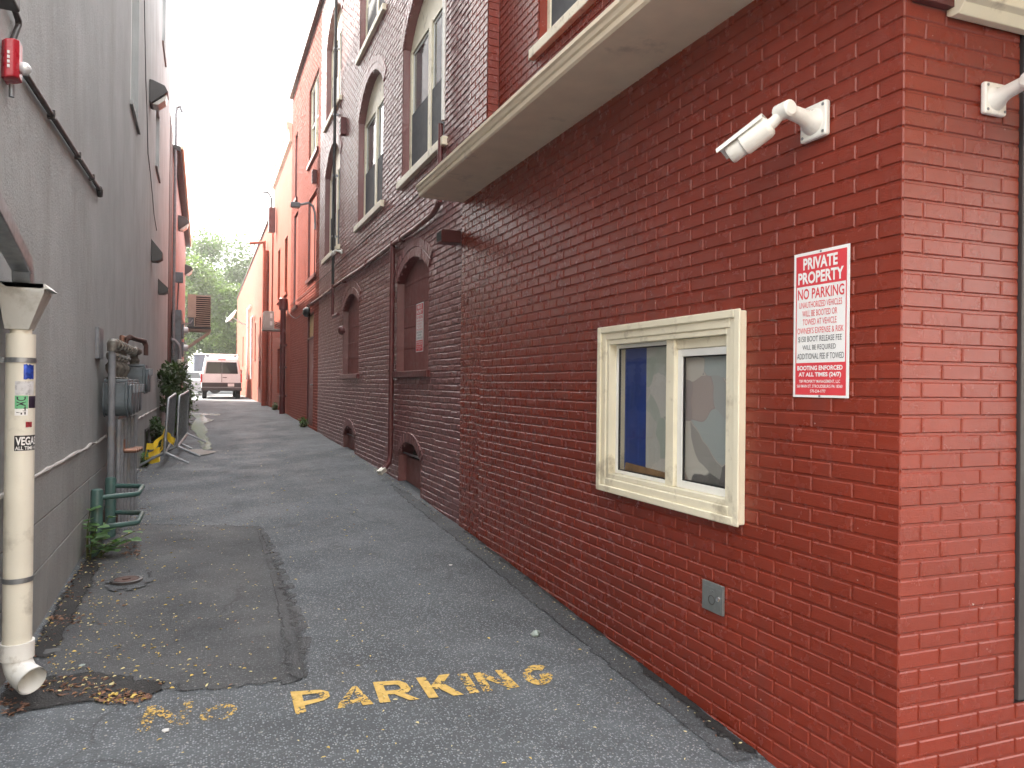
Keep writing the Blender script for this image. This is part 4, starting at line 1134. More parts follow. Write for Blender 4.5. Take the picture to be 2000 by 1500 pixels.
# ------------------------------------------------------------------ second left building, electric gear, air conditioner
left2 = thing('red_sided_building', 'lower red sided building with deep eaves behind the grey one', 'building')
XR2 = XL+.0; Y2a, Y2b = 21.02, 38.6
M['siding'] = simple('faded_red_siding', (.27, .105, .085), .7, var=.2, vscale=3)
mb = MB(); mb.box(XR2-10, XR2, 22.7, Y2b, -2, 6.9); mb.build('wall', M['left_red'], left2)
for i in range(46):
    y = 23.6+i*.42
    if y > Y2b-.1: break
    MB().box(XR2+.001, XR2+.018, y, y+.405, 2.4, 6.85).build('siding_board', M['siding'], left2)
MB().box(XL-10, XL+.012, Y2a, 22.69, -2, 7.3).build('pier', M['dark_brick'], left2)
mb = MB(); mb.prism([(XR2-10, 22.75, 7.9), (XR2+.22, 22.75, 6.96), (XR2+.22, 22.75, 6.80), (XR2+.02, 22.75, 6.87), (XR2-10, 22.75, 6.91)], (0, Y2b-22.75+.3, 0)); mb.build('roof', M['dark_metal'], left2)
MB().tube([(XR2+.26, 22.7, 6.9), (XR2+.26, Y2b+.3, 6.9)], .045, 10).build('gutter', M['ledge'], left2, smooth=True)
pl = on_x(350, 437, XR2)
wall_pack(348, 437, XR2+.02, 'dark wall lamp under the eaves of the red sided building, nearer one', .42)
wall_pack(361, 528, XR2+.02, 'dark wall lamp under the eaves of the red sided building, farther one', .42)
# mast conduit with weather head
mast = thing('service_mast', 'grey electric service mast with a curved head above the red sided building', 'mast')
ymast = 22.9
MB().tube([(XR2+.08, ymast-.1, .8), (XR2+.08, ymast-.1, 7.9), (XR2+.10, ymast-.1, 8.1), (XR2+.18, ymast-.1, 8.15), (XR2+.24, ymast-.1, 7.98)], .04, 10).build('tube', M['grey_pipe'], mast, smooth=True)
MB().box(XR2+.10, XR2+.32, ymast-.12, ymast+.10, 2.95, 3.25).build('junction_box', M['grey_paint'], mast, bevel=.01)
cabn = thing('meter_cabinet', 'tall grey electric cabinet with three meters on the red sided building', 'cabinet')
Xc0 = XR2+.02
MB().box(Xc0, Xc0+.26, 22.95, 24.3, .22, 2.15).build('cabinet', M['grey_paint'], cabn, bevel=.01)
MB().box(Xc0+.02, Xc0+.11, 22.90, 22.949, .98, 1.65).build('switch_box', M['grey_paint'], cabn, bevel=.008)
M['meter_glass'] = simple('meter_glass', (.55, .58, .60), .1, var=.15, vscale=30)
for z in (.45, 1.02, 1.56):
    mt = MB().box(Xc0+.262, Xc0+.32, 23.3, 23.75, z-.24, z+.20).build('meter_socket', M['grey_paint'], cabn, bevel=.008)
    MB().lathe((Xc0+.321, 23.5, z+.03), (1, 0, 0), [(0, .10), (.06, .10), (.12, .085), (.13, .05)], 16).build('meter', M['meter_glass'], mt, smooth=True)
gd = thing('grey_conduit', 'fat pale grey conduit elbow in front of the electric cabinet', 'conduit')
MB().tube([(XR2+.02, 22.66-.1, 1.25), (XR2+.12, 22.60, 1.22), (XR2+.24, 22.55, 1.08), (XR2+.27, 22.55, .9), (XR2+.27, 22.55, .66)], .045, 12).build('elbow', M['grey_pipe'], gd, smooth=True)
MB().lathe((XR2+.27, 22.55, .38), (0, 0, 1), [(0, .07), (.28, .07), (.29, .05)], 14).build('sleeve', M['pvc'], gd, smooth=True)
ac = thing('air_conditioner', 'tan louvred air conditioner on a bracket above the alley', 'air conditioner')
ya = 25.6
A0 = on_y(366, 640, ya); A1 = on_y(412, 577, ya)
M['tan'] = simple('tan_metal_casing', (.46, .37, .30), .5, var=.1)
mb = MB(); x0_, x1_, zb_, zt_ = A0.x, A1.x, A0.z+.05, A1.z
xd = x0_+(x1_-x0_)*.36
mb.box(x0_, xd, ya, ya+.9, zb_+.30, zt_); mb.box(xd-.05, x1_, ya+.03, ya+.9, zb_, zt_-.005); mb.build('casing', M['tan'], ac, bevel=.008)
MB().box(x0_+.02, xd-.06, ya+.03, ya+.06, zb_, zb_+.298).build('service_panel', M['grey_paint'], ac)
MB().box(x0_-.02, x1_+.01, ya+.01, ya+.9, zb_-.06, zb_-.002).build('base_pan', M['black'], ac)
MB().box(xd-.02, x1_-.01, ya+.022, ya+.0295, zb_+.02, zt_-.03).build('grille_shade_back', M['dark_room'], ac)  # black backing: shade of the gaps between louvres put into the colour
nl = 15
for i in range(nl):
    z = zb_+.05+(zt_-zb_-.1)*i/(nl-1)
    MB().box(xd, x1_-.02, ya-.012, ya+.0, z-.013, z+.013).build('louvre', M['tan'], ac, bevel=.004, seg=1)
MB().beam((XR2+.021, ya+.1, zb_-.10), (x1_+.02, ya+.1, zb_-.10), .06, .07).build('bracket_arm', M['tan'], ac)
MB().beam((XR2+.03, ya+.1, zb_-1.0), (x1_-.02, ya+.1, zb_-.15), .05, .06).build('bracket_strut', M['tan'], ac)
MB().beam((XR2+.021, ya+.8, zb_-.10), (x1_+.02, ya+.8, zb_-.10), .06, .07).build('bracket_arm', M['tan'], ac)
MB().beam((XR2+.03, ya+.8, zb_-1.0), (x1_-.02, ya+.8, zb_-.15), .05, .06).build('bracket_strut', M['tan'], ac)
MB().tube([(x0_+.15, ya+.02, zb_+.22), (x0_+.10, ya-.1, zb_+.10), (XR2+.3, ya-.6, zb_+.02), (XR2+.15, ymast+.6, zb_+.35), (XR2+.2, ymast, 3.0)], .02, 8).build('cable', M['grey_pipe'], ac, smooth=True)

# ------------------------------------------------------------------ steel crowd barriers and caution tape
def barrier(label, pn, pf, lean):
    """pn / pf: ground points under the near and far end; the panel leans sideways by lean metres at the top"""
    b = thing('crowd_barrier', label, 'barrier', group='crowd barriers by the left wall')
    d = (pf-pn).normalized(); L_ = (pf-pn).length; s = Vector((1, 0, 0))
    zb, zt = .20, 1.06
    def at(k, z): return pn+(pf-pn)*k+Vector((0, 0, z))+s*(lean*z)
    c = .10/L_
    loop = [at(0, zb), at(0, zt-.1), at(0, zt-.1)+(at(c, zt)-at(0, zt-.1))*.5+Vector((0, 0, .03)), at(c, zt), at(1-c, zt), at(1, zt-.1), at(1, zb), at(0, zb)]
    MB().tube(loop, .021, 10).build('frame', M['steel'], b, smooth=True)
    for i in range(1, 11): MB().tube([at(i/11, zb), at(i/11, zt)], .006, 6).build('bar', M['steel'], b)
    for k in (.02, .98):
        o = at(k, zb+.02)
        for sd in (-1, 1):
            ft = pn+(pf-pn)*k+s*(sd*.36); ft.z = ground_z(ft.x, ft.y)+.02
            MB().tube([o, ft], .019, 8).build('foot', M['steel'], b, smooth=True)
    return b
b1 = on_ground(316, 900); b2 = on_ground(347, 880)
n1 = Vector((-.56, 12.2, ground_z(-.56, 12.2))); f1 = Vector((-.53, 14.3, ground_z(-.53, 14.3)))
barrier('steel crowd barrier tangled in yellow tape, nearer of the two', n1, f1, .06)
n2 = Vector((-.40, 13.0, ground_z(-.4, 13.0))); f2 = Vector((-.30, 15.4, ground_z(-.3, 15.4)))
barrier('steel crowd barrier standing behind the taped one, beside the bush', n2, f2, .03)
M['tape'] = simple('yellow_caution_tape', (.80, .55, .03), .4, var=.1)
tp = thing('caution_tape', 'crumpled yellow caution tape draped on the nearer crowd barrier', 'tape')
def ribbon(px_pts, Y, wd):
    P_ = [on_y(x, y, Y+dy) for x, y, dy in px_pts]; mb = MB(); n = []
    Q = []
    for a, b in zip(P_, P_[1:]):
        for i in range(5): Q.append(a+(b-a)*(i/5))
    Q.append(P_[-1])
    for i, q in enumerate(Q):
        t_ = .6*math.sin(i*.7)+random.uniform(-.2, .2)
        up = Vector((math.sin(t_)*.5, math.cos(t_*1.7)*.4, .8)).normalized()
        mb.v += [tuple(q-up*wd/2), tuple(q+up*wd/2)]
    for i in range(len(Q)-1): mb.f.append((2*i, 2*i+1, 2*i+3, 2*i+2))
    return mb.build('ribbon', M['tape'], tp, smooth=True, recalc=False)
ribbon([(286, 872, 0), (300, 872, -.1), (312, 858, 0), (322, 846, .05), (326, 838, .1)], 12.3, .105)
ribbon([(285, 880, .1), (284, 898, .1), (298, 900, 0), (310, 896, -.05), (314, 880, 0), (318, 868, .05)], 12.3, .105)
ribbon([(290, 890, 0), (302, 884, 0), (312, 878, .05), (318, 862, 0), (320, 848, 0)], 12.32, .10)
ribbon([(326, 850, 0), (334, 856, .1), (341, 862, .2), (338, 866, .3), (330, 855, .3)], 12.3, .11)
# ------------------------------------------------------------------ parking signs
def notice(label, X, ya, yb, z0, z1, group):
    """printed aluminium sign on a wall facing -X; ya is the left edge as read"""
    s = thing('parking_sign', label, 'sign', group=group)
    fn_ = lambda lift: (lambda u, v_: (X-lift, ya+(yb-ya)*u, z1+(z0-z1)*v_))
    lo, hi = min(ya, yb), max(ya, yb)
    MB().box(X-.003, X-.0006, lo, hi, z0, z1).build('plate', M['ink_white'], s, bevel=.0008, seg=1)
    def panel(nm, u0, u1, v0, v1, mat, lift):
        f = fn_(lift); mb = MB(); mb.v = [f(u0, v0), f(u1, v0), f(u1, v1), f(u0, v1)]; mb.f = [(0, 1, 2, 3)]
        return mb.build(nm, mat, s, recalc=False)
    panel('red_field', .045, .955, .022, .235, M['ink_red'], .0036)
    panel('red_field', .045, .955, .763, .983, M['ink_red'], .0036)
    panel('border_line', .045, .062, .235, .763, M['ink_red'], .0036); panel('border_line', .938, .955, .235, .763, M['ink_red'], .0036)
    for a_ in (.5,):
        for c_ in (.011, .989):
            q_ = fn_(.003)(a_, c_); MB().lathe(q_, (-1, 0, 0), [(0, .005), (.002, .0045), (.0025, .001)], 8).build('screw', M['steel'], s)
    W_, R_, K_ = M['ink_white'], M['ink_red'], M['ink_dark']
    for txt, u0, u1, v0, v1, mt, bd in (
        ('PRIVATE', .18, .80, .040, .122, W_, .035), ('PROPERTY', .085, .905, .137, .220, W_, .035), ('NO PARKING', .085, .915, .252, .325, R_, .015),
        ('UNAUTHORIZED VEHICLES', .11, .88, .343, .385, R_, 0), ('WILL BE BOOTED OR', .17, .80, .402, .444, R_, 0), ('TOWED AT VEHICLE', .18, .79, .461, .503, R_, 0),
        ("OWNER'S EXPENSE & RISK", .08, .91, .520, .562, R_, 0), ('$150 BOOT RELEASE FEE', .10, .88, .580, .624, K_, 0), ('WILL BE REQUIRED', .18, .78, .640, .680, K_, 0),
        ('ADDITIONAL FEE IF TOWED', .08, .92, .698, .738, K_, 0), ('BOOTING ENFORCED', .085, .90, .783, .815, W_, .035), ('AT ALL TIMES (24/7)', .11, .875, .828, .866, W_, .035),
        ('TBF PROPERTY MANAGEMENT, LLC', .12, .86, .880, .904, W_, .012), ('560 MAIN ST, STROUDSBURG PA 18360', .08, .90, .913, .937, W_, .012), ('570-234-1777', .33, .61, .946, .967, W_, .012)):
        text_on('lettering', txt, mt, s, fn_(.0042), u0, u1, v1, v0, bd)
    return s
TL = on_x(1552, 498, XW-.003); TR = on_x(1661, 475, XW-.003); BR = on_x(1660, 778, XW-.003)
notice('red and white private property sign on the near red wall beside the cream window', XW-.002, TL.y, TR.y, BR.z, TR.z, 'private property signs')
a = on_x(813, 640, XB+.095); b = on_x(827, 640, XB+.095); c = on_x(820, 592, XB+.095); d = on_x(820, 687, XB+.095)
notice('faded red and white private property sign inside the nearer bricked-up arch', XB+.096, a.y, b.y, d.z, c.z, 'private property signs')

# ------------------------------------------------------------------ security cameras
def security_camera(label, p, n, u, aim, s=1.0, group='white bullet cameras'):
    """p: plate centre on the wall; n wall normal; u along the wall; aim: direction of the barrel"""
    c = thing('security_camera', label, 'camera', group=group); up = Vector((0, 0, 1)); p = Vector(p)
    MB().obox(p+n*.014*s, u, up, n, .062*s, .066*s, .013*s).build('base_plate', M['white_plastic'], c, bevel=.010, seg=3)
    for i in (-1, 1):
        for j in (-1, 1):
            MB().lathe(p+n*.0275*s+u*(i*.048*s)+up*(j*.050*s), n, [(-.004, .006*s), (.0015, .006*s), (.0015, .001)], 10).build('screw', M['steel'], c, smooth=True)
    e0 = p+n*.027*s; e1 = p+n*.075*s; e2 = p+n*.155*s+up*.018*s
    MB().tube([e0, e0+n*.006*s, p+n*.05*s+up*.004*s, e1+up*.010*s, e2-n*.02*s, e2], [.050*s, .046*s, .034*s, .029*s, .027*s, .025*s], 16).build('arm', M['white_plastic'], c, smooth=True)
    k = e2+n*.012*s
    MB().lathe(k-up*.0, u, [(-.036*s, .004*s), (-.036*s, .024*s), (-.03*s, .031*s), (.03*s, .031*s), (.036*s, .024*s), (.036*s, .004*s)], 18).build('knuckle', M['white_plastic'], c, smooth=True)
    aim = Vector(aim).normalized(); j = k+aim*.045*s-up*.012*s
    MB().tube([k, j, j+aim*.02*s], [.019*s, .021*s, .024*s], 14).build('neck', M['white_plastic'], c, smooth=True)
    side = aim.cross(up).normalized(); bu = side.cross(aim).normalized()
    b0 = j+aim*.012*s
    MB().tube([b0, b0+aim*.006*s, b0+aim*.02*s, b0+aim*.115*s, b0+aim*.122*s], [.028*s, .038*s, .043*s, .043*s, .037*s], 24).build('barrel', M['white_plastic'], c, smooth=True)
    ln = MB().tube([b0+aim*.119*s, b0+aim*.172*s, b0+aim*.178*s], [.036*s, .036*s, .033*s], 24).build('hood', M['white_plastic'], c, smooth=True)
    MB().tube([b0+aim*.1785*s, b0+aim*.180*s], .031*s, 20).build('lens', M['black'], ln)
    # sun visor: curved plate over the barrel
    mb = MB(); nn = 12
    for t0 in (0.0, .20):
        for rr in (.047*s, .050*s):
            for i in range(nn+1):
                a_ = R(18)+R(144)*i/nn
                mb.v.append(tuple(b0+aim*(t0*s+.004*s)+side*(rr*1.06*math.cos(a_))+bu*(rr*math.sin(a_)+.004*s)))
    m_ = nn+1
    for i in range(nn):
        mb.f += [(i, i+1, 2*m_+i+1, 2*m_+i), (m_+i, m_+i+1, 3*m_+i+1, 3*m_+i), (i, i+1, m_+i+1, m_+i), (2*m_+i, 2*m_+i+1, 3*m_+i+1, 3*m_+i)]
    mb.f += [(0, m_, 3*m_, 2*m_), (nn, m_+nn, 3*m_+nn, 2*m_+nn)]
    mb.build('visor', M['white_plastic'], c, smooth=True)
    return c
p1 = on_x(1597, 240, XW)
security_camera('white bullet security camera pointing down on the near red wall above the sign', p1, NL, UY, (-.36, .72, -.44), 1.12)
p2_ = on_facade(1934, 197)
security_camera('white security camera cut off by the right edge on the shop front', p2_, FN, FU, (.62, -.25, -.60), .95)
p3 = on_x(668, 492, XB)
security_camera('small white camera beside the black pipe under the farthest lower window', p3, NL, UY, (-.2, .75, -.3), .75)

# ------------------------------------------------------------------ small fittings on the near wall
ep = thing('outlet_cover', 'grey metal outlet cover with a lock low on the near red wall', 'cover plate')
a = on_x(1376, 1133, XW); b = on_x(1416, 1188, XW); zc0 = on_x(1396, 1195, XW).z; zc1 = on_x(1396, 1138, XW).z
MB().box(XW-.016, XW-.0005, b.y, a.y, zc0, zc1).build('plate', M['plate'], ep, bevel=.003)
MB().box(XW-.0185, XW-.0165, b.y+.012, a.y-.012, zc0+.012, zc1-.022).build('lid', M['plate'], ep, bevel=.001)
ym_, zm_ = (a.y+b.y)/2, (zc0+zc1)/2
MB().lathe((XW-.0186, ym_, zm_-.012), (-1, 0, 0), [(0, .024), (.0012, .024), (.0012, .021), (.0002, .021)], 24, False).build('ring', M['dark_metal'], ep)
MB().lathe((XW-.0186, b.y+.027, zm_+.006), (-1, 0, 0), [(0, .013), (.006, .012), (.007, .004)], 16).build('lock', M['chrome'], ep, smooth=True)
MB().box(XW-.0196, XW-.0187, ym_-.014, ym_+.006, zm_+.030, zm_+.036).build('badge', M['chrome'], ep)
h = on_x(1517, 627, XW)
tag(MB().tube([(XW+.004, h.y, h.z), (XW-.012, h.y+.006, h.z+.002), (XW-.03, h.y+.03, h.z+.006)], .0022, 6).build('nail', M['rust']), 'bent nail sticking out of the red wall left of the sign', 'nail')

# ------------------------------------------------------------------ pipes and fittings on the old brick wall
def pipe_t(name, label, cat, pts, r, mat, n=10):
    return tag(MB().tube(pts, r, n).build(name, mat, smooth=True), label, cat)
XP = XB-.045
d0 = on_x(767, 478, XP); yd = d0.y; gzr = ground_z(XW, yd)
ds = thing('downspout', 'maroon downspout with a pale outlet between the arched bricked-up windows', 'downspout')
MB().tube([(XP, yd, 1.95), (XP, yd, gzr+.30), (XP-.02, yd-.01, gzr+.20), (XP-.10, yd-.05, gzr+.12)], .036, 12).build('pipe', M['maroon_trim'], ds, smooth=True)
MB().beam((XP-.09, yd-.045, gzr+.125), (XP-.17, yd-.085, gzr+.075), .085, .06).build('outlet', M['pvc'], ds, bevel=.004)
for z in (1.2, .17, -.62): MB().lathe((XP, yd, z), (0, 0, 1), [(0, .037), (0, .043), (.03, .043), (.03, .037)], 12, False).build('band', M['maroon_trim'], ds)
cz = 1.90
hp = thing('wall_pipe', 'long horizontal pipe with a pale top running above the bricked-up windows', 'pipe')
e = on_x(858, 400, XP)
pts = [(XP, 7.30, 1.93+.10), (XP, 7.36, 1.97), (XP, 7.55, cz+.02), (XP, 8.2, cz)]+[(XP+.006*math.sin(i), 8.2+i*1.13, cz+.012*math.sin(i*1.7)) for i in range(1, 8)]+[(XP, 17.25, cz)]
M['pipe_top'] = simple('dusty_maroon_pipe', (.20, .075, .065), .45, var=.25, dirt=(.42, .36, .30), dirt_scale=4, dirt_amt=.5)
MB().tube(pts, .032, 10).build('tube', M['pipe_top'], hp, smooth=True)
for y in (8.9, 11.0, 13.0, 15.2, 17.1): MB().box(XP-.036, XB-.0, y-.025, y+.025, cz-.04, cz+.045).build('clip', M['maroon_trim'], hp)
bpx = on_x(655, 400, XP)
bp = thing('vent_pipe', 'black vertical pipe climbing the old brick wall past the arched windows', 'pipe')
MB().tube([(XP-.03, bpx.y, cz+.06), (XP-.03, bpx.y, 8.6)], .030, 10).build('tube', M['black'], bp, smooth=True)
for z in (2.9, 4.1, 5.3, 6.6, 7.8): MB().box(XP-.065, XB-.0, bpx.y-.02, bpx.y+.02, z-.02, z+.02).build('clip', M['steel'], bp)
lp = thing('elbow_pipe', 'maroon pipe turning into the farther bricked-up arch', 'pipe')
zb1 = on_x(655, 618, XP).z
MB().tube([(XP-.03, bpx.y, cz+.05), (XP-.03, bpx.y-.02, cz-.10), (XP-.03, bpx.y-.0, zb1+.03), (XP-.03, bpx.y-.05, zb1), (XP-.03, bpx.y-.62, zb1)], .028, 10).build('tube', M['maroon_trim'], lp, smooth=True)
gb = on_x(667, 645, XB-.06)
bell = thing('alarm_bell', 'round maroon alarm bell at the edge of the farther bricked-up arch', 'bell')
MB().lathe((XB+.0, gb.y, gb.z), (-1, 0, 0), [(0, .05), (.03, .05), (.032, .085), (.06, .088), (.10, .07), (.12, .035), (.122, .002)], 18).build('gong', M['maroon_trim'], bell, smooth=True)
vb = on_x(899, 463, XW)
vbx = thing('vent_box', 'maroon box vent sticking out of the wall below the cream ledge', 'vent')
MB().box(XW-.20, XW+.006, vb.y-.01, vb.y+.16, vb.z-.062, vb.z+.062).build('duct', M['maroon_trim'], vbx, bevel=.004)
MB().box(XW-.206, XW-.201, vb.y+.01, vb.y+.14, vb.z-.045, vb.z+.045).build('grille', M['dark_room'], vbx)
# red conduit rising beside the nearest upper window
cu_ = on_x(860, 290, XP)
pipe_t('conduit', 'short maroon conduit rising from the cream ledge beside the nearest arched window', 'conduit', [(XP, cu_.y, 1.99), (XP, cu_.y, 2.85)], .028, M['maroon_trim'])
wp = on_x(866, 200, XP)
pipe_t('white_pipe', 'slim pale pipe rising along the right jamb of the nearest arched window', 'pipe', [(XP, wp.y, 2.86), (XP, wp.y, 7.5)], .022, M['white_vinyl'])
# sagging wires
def wire(label, P_, r=.007, sag=.0):
    Q = []
    for a, b in zip(P_, P_[1:]):
        for i in range(6):
            k = i/6; Q.append(Vector(a)+(Vector(b)-Vector(a))*k-Vector((0, 0, sag*4*k*(1-k))))
    Q.append(Vector(P_[-1])); return tag(MB().tube(Q, r, 6).build('wire', M['black']), label, 'wire')
wire('thin dark wire sloping across the old wall under the arched windows', [on_x(x, y, XB-.02) for x, y in ((845, 352), (780, 412), (725, 457), (675, 500), (617, 555), (566, 596))], .008, .01)
wire('pale wire drooping between the door lamp and the red standpipe', [on_x(x, y, XB-.02) for x, y in ((602, 595), (578, 622), (560, 605), (553, 590))], .008, .05)
# gooseneck lamp
gm = on_x(617, 437, XB); gl_ = thing('street_lamp', 'grey gooseneck lamp reaching out over the alley', 'lamp')
tip = on_y(577, 400, gm.y-.02)
MB().box(XB-.04, XB-.001, gm.y-.05, gm.y+.05, gm.z-.14, gm.z+.06).build('bracket', M['grey_pipe'], gl_, bevel=.006)
ca = [Vector((XB-.02, gm.y, gm.z)), Vector((XB-.025, gm.y, gm.z+.25)), Vector((XB-.07, gm.y, gm.z+.40)), Vector((XB-.16, gm.y, gm.z+.47)), Vector((tip.x+.10, gm.y, tip.z+.02))]
MB().tube(ca, .028, 10).build('arm', M['grey_pipe'], gl_, smooth=True)
MB().obox((tip.x, gm.y, tip.z), UX, UY, (0, 0, 1), .11, .07, .065).build('head', M['grey_pipe'], gl_, bevel=.03, seg=3)
MB().obox((tip.x, gm.y, tip.z-.0675), UX, UY, (0, 0, 1), .08, .05, .002).build('lens', M['lamp_lens'], gl_)
pipe_t('conduit', 'thin conduit dropping from the gooseneck lamp', 'conduit', [(XB-.02, gm.y, gm.z-.13), (XB-.02, gm.y, 2.42)], .014, M['maroon_trim'])
# louvred wall boxes
for (x, y, lab) in ((675, 248, 'small dark wall box between the two nearer upper windows'), (618, 346, 'small dark wall box left of the farthest lower arched window')):
    p = on_x(x, y, XB); wb = thing('wall_box', lab, 'wall box', group='dark wall boxes between the arched windows')
    MB().box(XB-.10, XB+.004, p.y-.06, p.y+.06, p.z-.16, p.z+.16).build('body', M['maroon_trim'], wb, bevel=.006)
    for i in range(3): MB().box(XB-.108, XB-.101, p.y-.05, p.y+.05, p.z-.11+i*.09, p.z-.06+i*.09).build('slat', M['dark_metal'], wb)
# oval lamp over the door
dl = on_x(602, 610, XB-.03); ol_ = thing('door_lamp', 'black oval lamp above the narrow maroon door', 'lamp')
MB().lathe((XB+.0, dl.y, dl.z), (-1, 0, 0), [(0, .10), (.04, .13), (.10, .12), (.16, .06), (.165, .002)], 16).build('shade', M['black'], ol_, smooth=True)
MB().box(XB-.02, XB+.05, dl.y-.05, dl.y+.05, dl.z+.12, dl.z+.2).build('bracket', M['dark_metal'], ol_)
# standpipes and condenser farther back
s1 = on_x(552, 700, XW-.1)
rs = thing('red_standpipe', 'thick red vertical pipe standing against the wall beside the small condenser', 'pipe')
zt = on_x(552, 586, XW-.1).z
MB().tube([(XW-.10, s1.y, -1.1), (XW-.10, s1.y, zt)], .085, 12).build('tube', M['maroon_trim'], rs, smooth=True)
MB().lathe((XW-.10, s1.y, zt-.35), (0, 0, 1), [(0, .085), (.02, .13), (.36, .13), (.38, .11)], 12).build('hopper', M['maroon_trim'], rs, smooth=True)
for z in (-.4, .5, 1.2): MB().box(XW-.19, XW+.02, s1.y-.1, s1.y+.1, z-.03, z+.03).build('strap', M['maroon_trim'], rs)
s2 = on_x(518, 700, XW-.12)
rs2 = thing('red_standpipe', 'tall orange red vertical pipe left of the small condenser', 'pipe')
MB().tube([(XW-.14, s2.y, -1.0), (XW-.14, s2.y, on_x(518, 495, XW-.12).z)], .11, 12).build('tube', M['far_red'], rs2, smooth=True)
MB().tube([(XW-.14, s2.y+.9, 1.5), (XW-.14, s2.y+.9, on_x(512, 485, XW-.12).z), (XW-.7, s2.y+.9, on_x(512, 485, XW-.12).z-.1)], .06, 8).build('branch', M['far_red'], rs2, smooth=True)
yc_ = 24.3
C0 = on_y(516, 641, yc_); C1 = on_y(536, 608, yc_)
cdn = thing('condenser', 'small pale condenser unit on a shelf bracket on the right wall', 'air conditioner')
M['pale_metal'] = simple('pale_grey_casing', (.45, .45, .42), .45, var=.08)
MB().box(C0.x, C1.x, yc_, yc_+.75, C0.z, C1.z).build('casing', M['pale_metal'], cdn, bevel=.012)
for i in range(2): MB().box((C0.x+C1.x)/2+.02, C1.x-.06, yc_-.012, yc_-.001, C0.z+.10+i*.24, C0.z+.24+i*.26).build('panel', M['white_vinyl'], cdn, bevel=.004)
MB().box(C0.x-.03, XW+.02, yc_+.02, yc_+.7, C0.z-.05, C0.z-.001).build('shelf', M['pale_metal'], cdn)
for i in range(3): MB().tube([(C1.x-.02, yc_+.1, C0.z+.25-i*.06), (C1.x+.1, yc_+.05, C0.z+.2-i*.06), (XW-.03, yc_-.1, C0.z+.12-i*.06), (XW-.03, yc_-.12, C0.z-.9)], .015, 6).build('line', M['black'], cdn)
# satellite dish
ds_ = on_y(455, 620, 44.0); sd = thing('satellite_dish', 'white satellite dish on the far end of the right wall', 'satellite dish')
ax = Vector((-.75, -.15, .55)).normalized()
MB().lathe(ds_, ax, [(0, .02), (.02, .18), (.07, .34), (.13, .46), (.14, .46), (.08, .33), (.03, .17), (.012, .02)], 22).build('reflector', M['white_plastic'], sd, smooth=True)
MB().tube([ds_-ax*.02, Vector((XW-.3, 44.05, ds_.z-.35)), Vector((XW-.03, 44.1, ds_.z-.35))], .03, 8).build('mount', M['steel'], sd, smooth=True)
MB().tube([ds_+ax*.02-Vector((0, 0, .3)), ds_+ax*.5-Vector((0, 0, .28))], .02, 8).build('feed_arm', M['steel'], sd)
# white drain pipes on the far building
for i, (y, zt, lab) in enumerate(((42.0, 4.2, 'white vent pipe with a crossbar on the far red wall'), (38.2, 3.4, 'slim white vent pipe on the far red wall'))):
    vp = thing('white_pipe', lab, 'pipe')
    MB().tube([(XW-.12, y, .2), (XW-.12, y, zt)], .06, 8).build('tube', M['white_vinyl'], vp, smooth=True)
    MB().tube([(XW-.12, y, zt-.05), (XW-.12, y-2.5+i, zt-.05)], .04, 8).build('crossbar', M['white_vinyl'], vp, smooth=True)
pj = thing('wall_post', 'dark red bracket box projecting from the top of the far red wall', 'bracket')
pb = on_x(533, 430, XW-.1)
MB().box(XW-.25, XW-.02, pb.y-.12, pb.y+.12, pb.z-.45, pb.z+.45).build('box', M['maroon_trim'], pj, bevel=.01)
MB().tube([(XW-.15, pb.y, pb.z+.45), (XW-.16, pb.y, pb.z+.8), (XW-.28, pb.y, pb.z+1.0), (XW-.5, pb.y, pb.z+.95)], .03, 8).build('hook', M['dark_metal'], pj, smooth=True)
# ------------------------------------------------------------------ painted words on the asphalt
def worn_paint(name, wear):
    m, t, b = nodes(name); p = pos(t)
    c = ramp(t, noise(t, p, 30, 5), [(.3, (.48, .31, .075)), (.7, (.66, .46, .15))])
    t.links.new(c, b.inputs['Base Color']); b.inputs['Roughness'].default_value = .8
    v = nd(t, 'ShaderNodeTexVoronoi'); v.inputs['Scale'].default_value = 90; t.links.new(p, v.inputs['Vector'])
    s_ = nd(t, 'ShaderNodeSeparateColor'); t.links.new(v.outputs['Color'], s_.inputs[0])
    f = math_n(t, 'ADD', math_n(t, 'MULTIPLY', noise(t, p, 14, 6, .65), .75), math_n(t, 'MULTIPLY', s_.outputs[0], .28))
    a = ramp(t, f, [(max(0, wear-.03), (0,)*3), (min(1, wear+.03), (1,)*3)])
    t.links.new(a, b.inputs['Alpha'])
    bump(t, b, noise(t, p, 150, 3), .3, .003)
    return m
M['yel'] = worn_paint('yellow_road_paint', .36); M['yel2'] = worn_paint('yellow_road_paint_thin', .455); M['yel3'] = worn_paint('yellow_road_paint_worn_off', .575)
